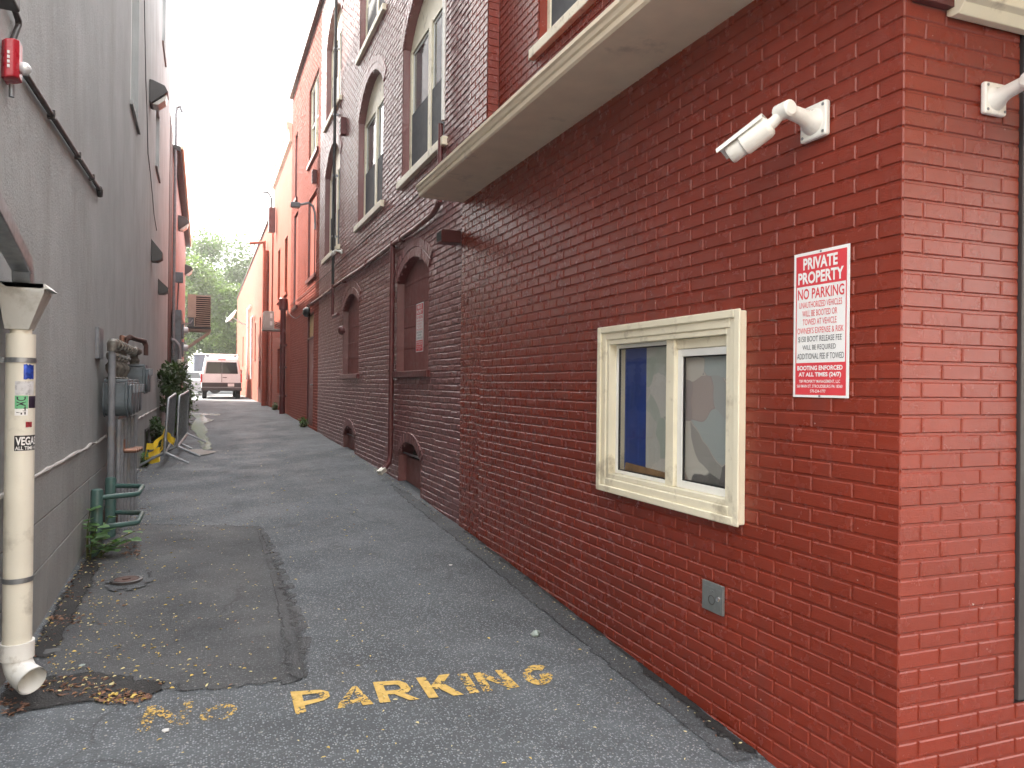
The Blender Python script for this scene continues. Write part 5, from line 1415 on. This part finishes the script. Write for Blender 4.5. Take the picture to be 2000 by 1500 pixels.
LET = {  # stencil strokes on a 0..1 box
 'P': [[(0, 0), (.28, 0), (.28, 1), (0, 1)], [(.28, 1), (.28, .8), (.66, .8), (.66, 1)], [(.66, 1), (.66, .80), (.74, .74), (.74, .54), (.66, .48), (.66, .28), (.82, .30), (1, .46), (1, .82), (.82, .98)], [(.28, .48), (.28, .28), (.66, .28), (.66, .48)]],
 'A': [[(0, 0), (.28, 0), (.62, 1), (.36, 1)], [(.72, 0), (1, 0), (.66, 1), (.64, 1), (.51, .66)], [(.30, .16), (.70, .16), (.64, .36), (.37, .36)]],
 'R': [[(0, 0), (.27, 0), (.27, 1), (0, 1)], [(.27, 1), (.27, .8), (.64, .8), (.64, 1)], [(.64, 1), (.64, .80), (.72, .74), (.72, .58), (.64, .53), (.64, .34), (.85, .38), (.98, .52), (.98, .82), (.82, .98)], [(.27, .53), (.27, .34), (.64, .34), (.64, .53)], [(.46, .335), (.74, 0), (1, 0), (.72, .345)]],
 'K': [[(0, 0), (.27, 0), (.27, 1), (0, 1)], [(.28, .40), (.42, .36), (.98, 1), (.66, 1), (.28, .56)], [(.44, .385), (.70, 0), (1, 0), (.64, .60)]],
 'I': [[(0, 0), (1, 0), (1, 1), (0, 1)]],
 'N': [[(0, 0), (.25, 0), (.25, 1), (0, 1)], [(.75, 0), (1, 0), (1, 1), (.75, 1)], [(.26, .62), (.26, 1), (.74, .38), (.74, 0)]],
}
def ring_poly(gap0, gap1, n=22, w_=.27):
    out = []
    for i in range(n):
        a0, a1 = gap0+(gap1-gap0)*i/n, gap0+(gap1-gap0)*(i+1)/n
        o = lambda a, k: (.5+.5*k*math.cos(a), .5+.5*k*math.sin(a))
        out.append([o(a0, 1), o(a1, 1), o(a1, 1-w_*2*.95), o(a0, 1-w_*2*.95)])
    return out
LET['O'] = ring_poly(0, 2*math.pi)
LET['G'] = ring_poly(R(40), R(330)) + [[(.55, .30), (.98, .30), (.98, .50), (.55, .50)]]
words = thing('painted_words', 'worn yellow painted words NO PARKING on the asphalt', 'road marking')
def letter(ch, bl, br, tl, tr, mat):
    """corner pixels of the letter's box on the ground"""
    P_ = [on_ground(*q) for q in (bl, br, tr, tl)]
    bm = bmesh.new()
    for poly in LET[ch]:
        vs_ = []
        for u, v_ in poly:
            q = P_[0]*(1-u)*(1-v_)+P_[1]*u*(1-v_)+P_[2]*u*v_+P_[3]*(1-u)*v_
            vs_.append(bm.verts.new((q.x, q.y, grid_z(q.x, q.y)+.0045)))
        bm.faces.new(vs_)
    bmesh.ops.triangulate(bm, faces=bm.faces[:])
    bmesh.ops.subdivide_edges(bm, edges=bm.edges[:], cuts=2, use_grid_fill=True)
    for v_ in bm.verts: v_.co.z = grid_z(v_.co.x, v_.co.y)+.0045
    bmesh.ops.recalc_face_normals(bm, faces=bm.faces)
    me = bpy.data.meshes.new('letter'); bm.to_mesh(me); bm.free(); me.materials.append(mat)
    o = bpy.data.objects.new('letter', me); COL.objects.link(o); o.parent = words
letter('N', (264, 1437), (368, 1418), (288, 1385), (378, 1374), M['yel3'])
letter('O', (386, 1418), (462, 1405), (392, 1386), (464, 1373), M['yel3'])
letter('P', (578, 1397), (648, 1372), (567, 1352), (640, 1346), M['yel'])
letter('A', (653, 1384), (730, 1373), (678, 1342), (706, 1337), M['yel2'])
letter('R', (742, 1371), (820, 1363), (728, 1331), (790, 1326), M['yel'])
letter('K', (838, 1361), (906, 1354), (812, 1322), (880, 1314), M['yel'])
letter('I', (918, 1352), (937, 1350), (893, 1315), (912, 1313), M['yel2'])
letter('N', (945, 1349), (1015, 1340), (924, 1313), (980, 1306), M['yel2'])
letter('G', (1032, 1340), (1088, 1333), (1014, 1303), (1068, 1294), M['yel2'])

# ------------------------------------------------------------------ water and wet trickle near the barriers
M['water'] = simple('thin_water_film', (.10, .105, .11), .16, var=.1, bstr=.3, bscale=9, spec=1.0)
M['water'].node_tree.nodes['Principled BSDF'].inputs['IOR'].default_value = 1.9
def wet(px, seed, mat, lift, name='water'):
    return struct(sheet(name, rough_outline(px, .12, .035, seed), mat, lift, .25))
wet([(412, 866), (402, 850), (404, 838), (398, 828), (418, 821), (400, 815), (396, 808), (370, 806), (376, 813), (384, 818), (376, 826), (372, 838), (384, 846), (388, 860), (392, 874), (402, 880), (412, 878)], 21, M['water'], .008)
wet([(372, 807), (430, 809), (428, 812), (384, 811)], 23, M['water'], .012)
M['slab'] = simple('old_concrete_slab', (.30, .27, .25), .8, var=.15, vscale=6, dirt=(.16, .13, .11), dirt_amt=.4)
wet([(360, 880), (385, 879), (425, 883), (402, 889), (384, 891), (364, 884)], 25, M['slab'], .016, 'concrete_patch')

# ------------------------------------------------------------------ fallen leaves and grit
def leaf_scatter(name, spots, mats, label, cat):
    """spots: (px, py, size) -> flat curled leaflets lying on the ground"""
    mb = MB(); mi = []
    for x, y, s, m_ in spots:
        z = grid_z(x, y)+.006+random.uniform(0, .006); a = random.uniform(0, 2*math.pi); w_ = s*random.uniform(.28, .5)
        d = Vector((math.cos(a), math.sin(a), random.uniform(-.15, .15))); p = Vector((-math.sin(a), math.cos(a), random.uniform(-.3, .3)))
        c = Vector((x, y, z)); k = random.uniform(.001, .25*s)
        b0 = len(mb.v)
        mb.v += [tuple(c-d*s/2), tuple(c-d*s*.15+p*w_/2+Vector((0, 0, k))), tuple(c+d*s*.2+p*w_*.45+Vector((0, 0, k))), tuple(c+d*s/2), tuple(c+d*s*.2-p*w_*.45+Vector((0, 0, k*.6))), tuple(c-d*s*.15-p*w_/2+Vector((0, 0, k*.6)))]
        mb.f += [(b0, b0+1, b0+2, b0+3), (b0, b0+3, b0+4, b0+5)]; mi += [m_, m_]
    o = mb.build(name, mats[0], recalc=False)
    for m_ in mats[1:]: o.data.materials.append(m_)
    o.data.polygons.foreach_set('material_index', mi)
    o['kind'] = 'stuff'; o['label'] = label; o['category'] = cat; return o
M['leaf_y'] = simple('yellow_leaf', (.62, .46, .12), .6, var=.25, vscale=20); M['leaf_y2'] = simple('pale_leaf', (.66, .58, .30), .6, var=.2, vscale=20)
M['leaf_b'] = simple('brown_leaf', (.15, .075, .05), .7, var=.4, vscale=25); M['leaf_o'] = simple('rust_leaf', (.26, .14, .085), .7, var=.3, vscale=25)
S = []
def scatter_px(n, x0, x1, y0, y1, smin, smax, mats, dens=None):
    k = 0
    while k < n:
        x, y = random.uniform(x0, x1), random.uniform(y0, y1)
        if dens and random.random() > dens(x, y): continue
        p = on_ground(x, y)
        if not (XL+.02 < p.x < XW-.02): continue
        S.append((p.x, p.y, random.uniform(smin, smax), random.choice(mats))); k += 1
left_d = lambda x, y: max(.03, 1-max(0, x-(120+ (1300-y)*.25))/420)
scatter_px(560, 70, 760, 1000, 1345, .012, .026, [0, 0, 1, 1, 0, 3], left_d)
scatter_px(150, 100, 1500, 900, 1490, .012, .028, [0, 0, 1])
scatter_px(160, 240, 700, 880, 1040, .014, .03, [1, 1, 0, 3])
def clump(n, cx, cy, rx, ry, mats, smin=.016, smax=.036):
    for _ in range(n):
        a = random.uniform(0, 6.28); k = math.sqrt(random.random()); p = on_ground(cx+rx*k*math.cos(a), cy+ry*k*math.sin(a))
        if p.x > XL+.02: S.append((p.x, p.y, random.uniform(smin, smax), random.choice(mats)))
clump(150, 150, 1345, 75, 22, [2, 2, 3, 3, 1]); clump(190, 235, 1368, 60, 14, [2, 2, 3, 3, 3, 0]); clump(120, 45, 1340, 50, 14, [2, 2, 2, 3]); clump(60, 20, 1385, 35, 18, [2, 2, 3])
clump(160, 255, 1000, 45, 40, [2, 2, 3, 1], .012, .026); clump(80, 250, 1075, 28, 16, [2, 3, 3]); clump(60, 190, 1160, 60, 80, [2, 3, 1]); clump(60, 130, 1210, 30, 10, [3, 3, 2])
for _ in range(420):     # leaves swept against the foot of the left wall
    y = random.uniform(4.1, 12.5); x = XL+.03+abs(random.gauss(0, .06)); S.append((x, y, random.uniform(.014, .032), random.choice([2, 2, 3, 1])))
for _ in range(260):     # and the right wall
    y = random.uniform(2.5, 12); x = XW-.03-abs(random.gauss(0, .05)); S.append((x, y, random.uniform(.010, .022), random.choice([2, 1, 1, 3])))
leaf_scatter('fallen_leaves', S, [M['leaf_y'], M['leaf_y2'], M['leaf_b'], M['leaf_o']], 'small yellow and brown fallen leaves scattered on the asphalt', 'leaves')
# grit: pale chips pressed in the surface
mb = MB()
for _ in range(2600):
    x = random.uniform(XL+.05, XW-.05); y = 2.6+11*random.random()**1.7; s = random.uniform(.002, .0055); z = grid_z(x, y)+.002
    b0 = len(mb.v); a = random.uniform(0, 6)
    for i in range(3): mb.v.append((x+s*math.cos(a+i*2.1), y+s*math.sin(a+i*2.1), z))
    mb.v.append((x, y, z+s*.8)); mb.f += [(b0, b0+1, b0+3), (b0+1, b0+2, b0+3), (b0+2, b0, b0+3)]
M['grit'] = simple('pale_grit', (.36, .35, .33), .8, var=.4, vscale=60)
g_ = mb.build('grit', M['grit'], kind='stuff'); g_['label'] = 'loose pale grit on the worn asphalt'; g_['category'] = 'grit'
# litter
def blob(px, py, s, mat, name, label, cat, flat=.6):
    p = on_ground(px, py); bm = bmesh.new(); bmesh.ops.create_icosphere(bm, subdivisions=2, radius=s)
    for v_ in bm.verts:
        k = 1+random.uniform(-.32, .25); v_.co = Vector((v_.co.x*k, v_.co.y*k, v_.co.z*k*flat))+Vector((p.x, p.y, grid_z(p.x, p.y)+s*flat*.8))
    me = bpy.data.meshes.new(name); bm.to_mesh(me); bm.free(); me.materials.append(mat)
    o = bpy.data.objects.new(name, me); COL.objects.link(o); return tag(o, label, cat)
M['foil'] = simple('greenish_wrapper', (.30, .36, .33), .35, metal=.3, var=.3, vscale=60)
M['litter'] = simple('white_litter', (.60, .60, .60), .6)
blob(1046, 1241, .030, M['foil'], 'crumpled_wrapper', 'crumpled grey green wrapper on the asphalt right of the painted words', 'litter')
blob(880, 1107, .016, M['litter'], 'paper_scrap', 'white paper scrap in the middle of the alley', 'litter', .3)
blob(324, 1431, .017, M['litter'], 'paper_scrap', 'pinkish white scrap below the painted word NO', 'litter', .3)
blob(160, 1303, .016, M['foil'], 'paper_scrap', 'grey scrap beside the leaves near the drainpipe', 'litter', .25)
blob(98, 1272, .05, M['concrete'], 'concrete_lump', 'flat pale lump on the asphalt right of the drainpipe', 'stone', .15)

# ------------------------------------------------------------------ plants
def leaf_mat(name, col, var=.35):
    m, t, b = nodes(name); p = pos(t)
    oi = nd(t, 'ShaderNodeNewGeometry')
    c = ramp(t, noise(t, p, 2.5, 4), [(.3, tuple(x*(1-var) for x in col)), (.7, tuple(x*(1+var) for x in col))])
    rp_ = ramp(t, oi.outputs['Random Per Island'], [(0, (.75,)*3), (1, (1.3,)*3)])
    c = mixc(t, 1.0, c, rp_, 'MULTIPLY')
    t.links.new(c, b.inputs['Base Color']); b.inputs['Roughness'].default_value = .5
    tl = nd(t, 'ShaderNodeBsdfTranslucent'); t.links.new(mixc(t, 1.0, c, (1.5, 1.6, .6), 'MULTIPLY'), tl.inputs[0])
    mx = nd(t, 'ShaderNodeMixShader'); mx.inputs[0].default_value = .25
    t.links.new(b.outputs[0], mx.inputs[1]); t.links.new(tl.outputs[0], mx.inputs[2]); t.links.new(mx.outputs[0], t.nodes['Material Output'].inputs[0])
    return m
M['leaf_plant'] = leaf_mat('plant_leaf', (.11, .21, .085)); M['leaf_bush'] = leaf_mat('bush_leaf', (.035, .07, .02)); M['leaf_tree'] = leaf_mat('tree_leaf', (.072, .125, .038)); M['leaf_tree2'] = leaf_mat('tree_leaf_yellow', (.09, .145, .034))
M['bark'] = simple('bark', (.10, .08, .06), .9, var=.3, vscale=8, bstr=.6, bscale=25)
M['stem'] = simple('green_stem', (.10, .12, .04), .6)
def leaf_quad(mb_, c, d, n_, l, w_):
    d = d.normalized(); s = d.cross(n_)
    if s.length < .01: s = d.orthogonal()
    s.normalize(); nn = s.cross(d)
    b0 = len(mb_.v)
    mb_.v += [tuple(c), tuple(c+d*l*.35+s*w_/2+nn*l*.05), tuple(c+d*l*.75+s*w_*.35), tuple(c+d*l-nn*l*.08), tuple(c+d*l*.75-s*w_*.35), tuple(c+d*l*.35-s*w_/2+nn*l*.05)]
    mb_.f += [(b0, b0+1, b0+2, b0+3), (b0, b0+3, b0+4, b0+5)]
def rv(a=1): return Vector((random.uniform(-a, a), random.uniform(-a, a), random.uniform(-a, a)))
# broad-leaved sapling by the near post
pp = on_ground(150, 1093); pl_ = thing('plant', 'small broad leaved plant growing beside the near green post', 'plant')
st_ = MB(); lf = []
for i, (dx, dy, h_, lx, ly) in enumerate(((.0, .0, .42, .02, .03), (.05, .05, .34, .10, .05), (.03, -.05, .30, .06, -.1), (.08, .0, .20, .26, .06), (-.0, .08, .26, -.0, .12), (.06, .02, .15, .18, -.08))):
    b = Vector((max(pp.x, XL+.05)+dx, pp.y+dy, ground_z(pp.x, pp.y)-.01)); tpt = b+Vector((lx, ly, h_))
    st_.tube([b, b+(tpt-b)*.5+Vector((-.01, 0, .04)), tpt], [.006, .005, .003], 6)
    for k in range(7):
        q = b+(tpt-b)*(.25+.75*k/6)+Vector((0, 0, .04*math.sin(k)))
        for sd in (0, 1):
            a = random.uniform(0, 6.28); lf.append((q, Vector((math.cos(a)*.8+.25, math.sin(a)*.8-.1, random.uniform(-.1, .25))), random.uniform(.065, .105)))
st_.build('stem', M['stem'], pl_)
for q, d, l in lf:
    if q.x+d.normalized().x*l < XL+.015: d.x = abs(d.x)
    m_ = MB(); leaf_quad(m_, q, d, Vector((0, 0, 1))+rv(.25), l, l*.95); m_.build('leaf', M['leaf_plant'], pl_, recalc=False)
def bush(name, label, c, rad, n, mat, l0, l1, cat='bush'):
    b = thing(name, label, cat); mb_ = MB(); st = MB(); c = Vector(c)
    cl = [c+Vector((random.uniform(-1, 1)*rad[0], random.uniform(-1, 1)*rad[1], random.uniform(-1, 1)*rad[2]))*.85 for _ in range(26)]
    base = Vector((c.x, c.y, ground_z(c.x, c.y)-.03))
    for q in cl:
        st.tube([base+Vector((random.uniform(-.15, .15)*rad[0], random.uniform(-.4, .4)*rad[1], 0)), (base+q)/2+rv(.1), q], [.012, .008, .004], 5)
        rr = min(rad)*random.uniform(.35, .6)
        for _ in range(n//26):
            o = rv(); 
            if o.length > 1: o.normalize()
            p = q+o*rr
            if p.x < XL+.03: p.x = XL+.03+random.uniform(0, .05)
            if p.z < ground_z(p.x, p.y)+.02: continue
            leaf_quad(mb_, p, (o+rv(.6)+Vector((0, 0, .1))), Vector((0, 0, 1))+rv(.5), random.uniform(l0, l1), random.uniform(l0, l1)*.5)
    st.build('stem', M['bark'], b); mb_.build('crown', mat, b, recalc=False, kind='stuff'); return b
bush('bush', 'dark leafy bush at the end of the grey wall behind the barriers', (-.60, 18.0, -.30), (.27, 1.9, .80), 1900, M['leaf_bush'], .07, .13)
bush('bush', 'lower yellowish green bush spilling past the second barrier', (-.46, 17.8, -.50), (.30, 1.5, .60), 900, M['leaf_tree'], .06, .12)
bush('bush', 'low dark weeds behind the yellow tape', (-.78, 14.8, -.98), (.10, .7, .28), 800, M['leaf_bush'], .05, .09, 'weeds')
bush('weeds', 'small weeds at the foot of the left wall beside the barrier foot', (-.84, 12.5, -1.24), (.05, .18, .09), 160, M['leaf_plant'], .04, .08, 'weeds')
for px, py, s, lab in ((598, 832, .10, 'tuft of weeds at the foot of the narrow door'), (546, 800, .12, 'tuft of weeds below the small condenser')):
    p = on_ground(px, py); bush('weeds', lab, (min(p.x, XW-.08), p.y, ground_z(p.x, p.y)+s*.8), (.06, .25, s), 160, M['leaf_tree'], .05, .09, 'weeds')
def tree(label, x, y, h_, cr, n, mat, seed, leaf=.34, spread=1.0):
    rnd = random.Random(seed); t_ = thing('tree', label, 'tree', group='trees beyond the alley'); g = ground_z(x, y)-.2
    tr_ = MB(); top = Vector((x+rnd.uniform(-.6, .6), y, g+h_*.82))
    tr_.tube([(x, y, g), (x+.1, y, g+h_*.25), ((x+top.x)/2, y, g+h_*.5), tuple(top)], [h_*.022, h_*.017, h_*.011, h_*.003], 9)
    cents = []
    for i in range(44):
        k = rnd.uniform(.28, 1.0); a = rnd.uniform(0, 6.28); rr = cr*spread*math.sin(math.pi*min(1, (1.08-k)*1.05+.12))*rnd.uniform(.35, 1)
        c = Vector((x+rr*math.cos(a), y+rr*math.sin(a), g+h_*k)); cents.append((c, rnd.uniform(.16, .33)*cr))
        st0 = Vector((x, y, 0)).lerp(Vector((top.x, y, 0)), k*.8); st0.z = g+h_*(k*.72)
        tr_.tube([st0, (st0+c)/2+Vector((0, 0, .25)), c], [h_*.006*(1.2-k), h_*.004*(1.2-k), .02], 5)
    tr_.build('trunk', M['bark'], t_, smooth=True)
    mb_ = MB()
    for c, r in cents:
        for _ in range(n//44):
            o = Vector((rnd.gauss(0, .55), rnd.gauss(0, .55), rnd.gauss(0, .42))); p = c+o*r
            d = Vector((rnd.uniform(-1, 1), rnd.uniform(-1, 1), rnd.uniform(-.8, .5))); nn = Vector((rnd.uniform(-.7, .7), rnd.uniform(-.7, .7), 1))
            l = leaf*rnd.uniform(.7, 1.3); leaf_quad(mb_, p, d, nn, l, l*.55)
    mb_.build('crown', mat, t_, recalc=False, kind='stuff'); return t_
tree('broad light green tree rising above the alley mouth, tallest in view', 1.2, 74, 14.6, 5.4, 15000, M['leaf_tree'], 3, .36)
tree('light green tree right of the tallest, half hidden by the red wall', 6.6, 76, 13.4, 4.6, 12000, M['leaf_tree'], 5, .36)
tree('yellow green tree directly behind the air conditioner', -1.5, 66, 10.6, 4.4, 11000, M['leaf_tree2'], 8, .34)
tree('smaller bright green tree low behind the parked van', 3.4, 64, 7.6, 3.4, 9000, M['leaf_tree2'], 12, .30)
tree('dark green tree behind the others filling the gap on the left', -4.5, 84, 13.5, 5.5, 12000, M['leaf_tree'], 15, .4)
tree('dense green tree far behind between the two taller ones', 3.6, 92, 14.5, 6.5, 14000, M['leaf_tree'], 19, .42)

# ------------------------------------------------------------------ vehicles and yard behind
M['van_paint'] = simple('white_van_paint', (.80, .86, .88), .3, var=.03); M['van_glass'] = simple('van_rear_glass', (.02, .022, .026), .06, var=.02); M['tail'] = simple('red_tail_light', (.55, .02, .025), .2)
M['bumper'] = simple('dark_bumper_plastic', (.05, .05, .052), .55)
def loft(sections, name, mat, parent, **kw):
    mb_ = MB(); n = len(sections[0])
    for s in sections: mb_.v += [tuple(p) for p in s]
    for i in range(len(sections)-1):
        for j in range(n): mb_.f.append((i*n+j, i*n+(j+1) % n, (i+1)*n+(j+1) % n, (i+1)*n+j))
    mb_.f.append(tuple(reversed(range(n)))); mb_.f.append(tuple((len(sections)-1)*n+j for j in range(n)))
    return mb_.build(name, mat, parent, **kw)
def van_sec(x, y, z0, z1, hw, tuck, r=.16):
    top = hw-tuck; pts = []
    pts += [(x-hw+.05, y, z0), (x-hw, y, z0+.12), (x-hw, y, z0+(z1-z0)*.45)]
    for a in range(0, 91, 18): pts.append((x-top+r-r*math.cos(R(a)), y, z1-r+r*math.sin(R(a))))
    pts += [(2*x-p[0], y, p[2]) for p in reversed(pts)]
    return pts
vx, vy = .90, 40.3; vg = ground_z(vx, vy)
van = thing('parked_van', 'white high roofed van parked at the end of the alley seen from behind', 'van')
zb, zt = vg+.42, vg+2.22
loft([van_sec(vx, vy+.0, zb+.04, zt-.14, .93, .16), van_sec(vx, vy+.07, zb, zt-.04, .985, .15), van_sec(vx, vy+.30, zb, zt, 1.0, .14), van_sec(vx, vy+3.6, zb, zt, 1.0, .14), van_sec(vx, vy+4.3, zb, zt-.35, .98, .2), van_sec(vx, vy+4.7, zb, zt-.95, .95, .1), van_sec(vx, vy+5.4, zb, zt-1.15, .85, .1)], 'body', M['van_paint'], van, smooth=True)
for sd in (-1, 1):
    x = vx+sd*.385
    MB().prism([(x-.37-(.05 if sd < 0 else 0), vy-.012, vg+1.34), (x+.37+(.05 if sd > 0 else 0), vy-.012, vg+1.34), (x+(.37 if sd < 0 else .34), vy-.012, vg+1.96), (x-(.37 if sd > 0 else .34), vy-.012, vg+1.96)], (0, .02, 0)).build('rear_window', M['van_glass'], van, bevel=.03, seg=3)
    MB().box(vx+sd*.985-.055, vx+sd*.985+.02, vy-.015, vy+.12, vg+.88, vg+1.34).build('tail_light', M['tail'], van, bevel=.02)
    MB().box(vx+sd*.80-.02, vx+sd*.80+.02, vy+.4, vy+3.5, zt+.005, zt+.11).build('roof_rail', M['van_paint'], van, bevel=.01)
    for yy in (.75, 4.5):
        wl = MB().lathe((vx+sd*.72, vy+yy, vg+.35), (sd, 0, 0), [(0, .30), (.01, .355), (.22, .355), (.235, .30), (.235, .2), (.2, .19), (.2, .01)], 24).build('wheel', M['rubber'], van, smooth=True)
        MB().lathe((vx+sd*.925, vy+yy, vg+.35), (sd, 0, 0), [(0, .19), (.02, .19), (.03, .05)], 16).build('rim', M['steel'], wl, smooth=True)
    MB().box(vx+sd*1.02-.02+sd*.12, vx+sd*1.02+.02+sd*.14, vy+3.9, vy+4.02, vg+1.25, vg+1.65).build('mirror', M['bumper'], van, bevel=.02)
MB().box(vx-.62, vx+.62, vy+.25, vy+.40, zt+.01, zt+.10).build('roof_bar', M['van_paint'], van, bevel=.01)
MB().box(vx-.97, vx+.97, vy-.06, vy+.10, vg+.62, vg+.86).build('lower_trim', M['bumper'], van, bevel=.02)
MB().box(vx-1.0, vx+1.0, vy-.14, vy+.12, vg+.42, vg+.60).build('bumper', M['bumper'], van, bevel=.03)
MB().box(vx-.96, vx+.96, vy-.10, vy-.061, vg+.60, vg+.632).build('bumper_step', M['steel'], van)
pt_ = MB().box(vx+.30, vx+.62, vy-.072, vy-.0605, vg+.66, vg+.82).build('licence_plate', M['ink_white'], van)
MB().box(vx-.18, vx+.18, vy-.005, vy+.02, zt-.16, zt-.11).build('brake_light', M['tail'], van)
MB().box(vx-.012, vx+.012, vy-.016, vy+.0, vg+.88, vg+1.98).build('door_gap', M['bumper'], van)
MB().box(vx+.04, vx+.25, vy-.012, vy+.01, vg+1.12, vg+1.16).build('handle', M['bumper'], van)
# second vehicle, mostly hidden
cx_, cy_ = -.75, 49.0; cg = ground_z(cx_, cy_)
car = thing('parked_car', 'pale car half hidden to the left of the white van', 'car')
M['car_paint'] = simple('silver_blue_paint', (.34, .38, .40), .3, metal=.3, var=.03)
loft([van_sec(cx_, cy_, cg+.3, cg+.95, .80, .08), van_sec(cx_, cy_+.25, cg+.28, cg+1.1, .87, .07), van_sec(cx_, cy_+.8, cg+.28, cg+1.55, .90, .20), van_sec(cx_, cy_+2.4, cg+.28, cg+1.58, .90, .20), van_sec(cx_, cy_+3.2, cg+.28, cg+1.05, .90, .06), van_sec(cx_, cy_+4.4, cg+.3, cg+.85, .8, .06)], 'body', M['car_paint'], car, smooth=True)
MB().prism([(cx_-.6, cy_+.26, cg+1.08), (cx_+.6, cy_+.26, cg+1.08), (cx_+.5, cy_+.70, cg+1.47), (cx_-.5, cy_+.70, cg+1.47)], (0, -.02, .02)).build('rear_window', M['van_glass'], car)
for sd in (-1, 1):
    MB().box(cx_+sd*.72-.12, cx_+sd*.72+.12, cy_-.02, cy_+.1, cg+.72, cg+.88).build('tail_light', M['tail'], car)
    for yy in (.8, 3.5): MB().lathe((cx_+sd*.68, cy_+yy, cg+.32), (sd, 0, 0), [(0, .27), (.01, .32), (.2, .32), (.215, .27), (.215, .01)], 20).build('wheel', M['rubber'], car, smooth=True)
tk = thing('box_truck', 'blue grey truck body standing across behind the white van', 'truck')
M['truck'] = simple('blue_grey_truck_panel', (.10, .13, .17), .45, var=.1)
ty = 56.0; tg = ground_z(1, ty)
MB().box(-.65, 4.4, ty, ty+2.3, tg+.75, tg+2.85).build('box', M['truck'], tk, bevel=.03)
MB().box(-.69, 4.44, ty-.04, ty+2.34, tg+2.855, tg+2.95).build('top_rail', M['white_vinyl'], tk)
for i in range(6): MB().box(-.5+i*.85, -.42+i*.85, ty-.035, ty-.002, tg+.8, tg+2.8).build('rib', M['truck'], tk)
for x in (0, .8, 3.4): MB().lathe((x, ty+.02, tg+.45), (0, 1, 0), [(0, .4), (.01, .45), (.28, .45), (.29, .3), (.29, .01)], 20).build('wheel', M['rubber'], tk, smooth=True)
MB().box(-.6, 4.3, ty+.3, ty+2, tg+.5, tg+.74).build('chassis', M['bumper'], tk)
# far house roof showing between van and trees
fh = thing('far_house', 'low grey roofed house among the trees behind the van', 'house')
hy = 98; hg = ground_z(5, hy)
MB().box(5.0, 13, hy, hy+7, hg, hg+4.2).build('wall', M['room_wall'], fh)
MB().prism([(4.5, hy-.5, hg+4.2), (4.5, hy+7.5, hg+4.2), (4.5, hy+3.5, hg+7.2)], (9, 0, 0)).build('roof', M['stucco_block'], fh)
MB().box(7, 7.7, hy+2, hy+2.7, hg+5.8, hg+8).build('chimney', M['room_wall'], fh)

# ------------------------------------------------------------------ row of buildings on the other side of the street
M['street_brick'] = bricky('tan_street_brick', (.36, .25, .17))
M['street_paint'] = simple('pale_street_render', (.48, .42, .34), .7, var=.08)
for i, (x0_, x1_, h_, mt_, lab) in enumerate(((-26, -7, 9.5, 'street_brick', 'tan brick building across the street, left of three'), (-6.99, 8, 8.2, 'street_paint', 'pale rendered building across the street, middle of three'), (8.01, 28, 10.0, 'street_brick', 'tall tan brick building across the street, right of three'))):
    sb = thing('street_building', lab, 'building', group='buildings across the street')
    gy = -15.0
    MB().box(x0_, x1_, gy-8, gy, -3, h_).build('wall', M[mt_], sb)
    MB().box(x0_, x1_, gy+.002, gy+.35, h_-.5, h_).build('cornice', M['cream'], sb)
    n_ = int((x1_-x0_)/2.6)
    for k in range(n_):
        for zz in (2.4, 5.4):
            xx = x0_+1.3+k*2.6-.5
            o = MB().box(xx, xx+1.0, gy+.002, gy+.06, zz, zz+1.7).build('window', M['cream'], sb)
            MB().box(xx+.1, xx+.9, gy+.061, gy+.07, zz+.1, zz+1.6).build('pane', M['win_glass'], o)

# ------------------------------------------------------------------ thin haze volume added to give the lens glare at the far end
mb = MB(); mb.box(-320, 320, -320, 620, -3.2, 26)
hz_ = mb.build('haze', M['dark_room'], kind='stuff')
hm = bpy.data.materials.new('glare_haze'); hm.use_nodes = True; ht = hm.node_tree
for n_ in list(ht.nodes):
    if n_.type != 'OUTPUT_MATERIAL': ht.nodes.remove(n_)
pv = ht.nodes.new('ShaderNodeVolumePrincipled'); pv.inputs['Color'].default_value = (.97, .97, .96, 1)
pv.inputs['Density'].default_value = .0016; pv.inputs['Anisotropy'].default_value = .5
ht.links.new(pv.outputs[0], ht.nodes['Material Output'].inputs['Volume'])
hz_.data.materials.clear(); hz_.data.materials.append(hm)
hz_['label'] = 'thin pale haze volume added in the alley air for lens glare'; hz_['category'] = 'haze'
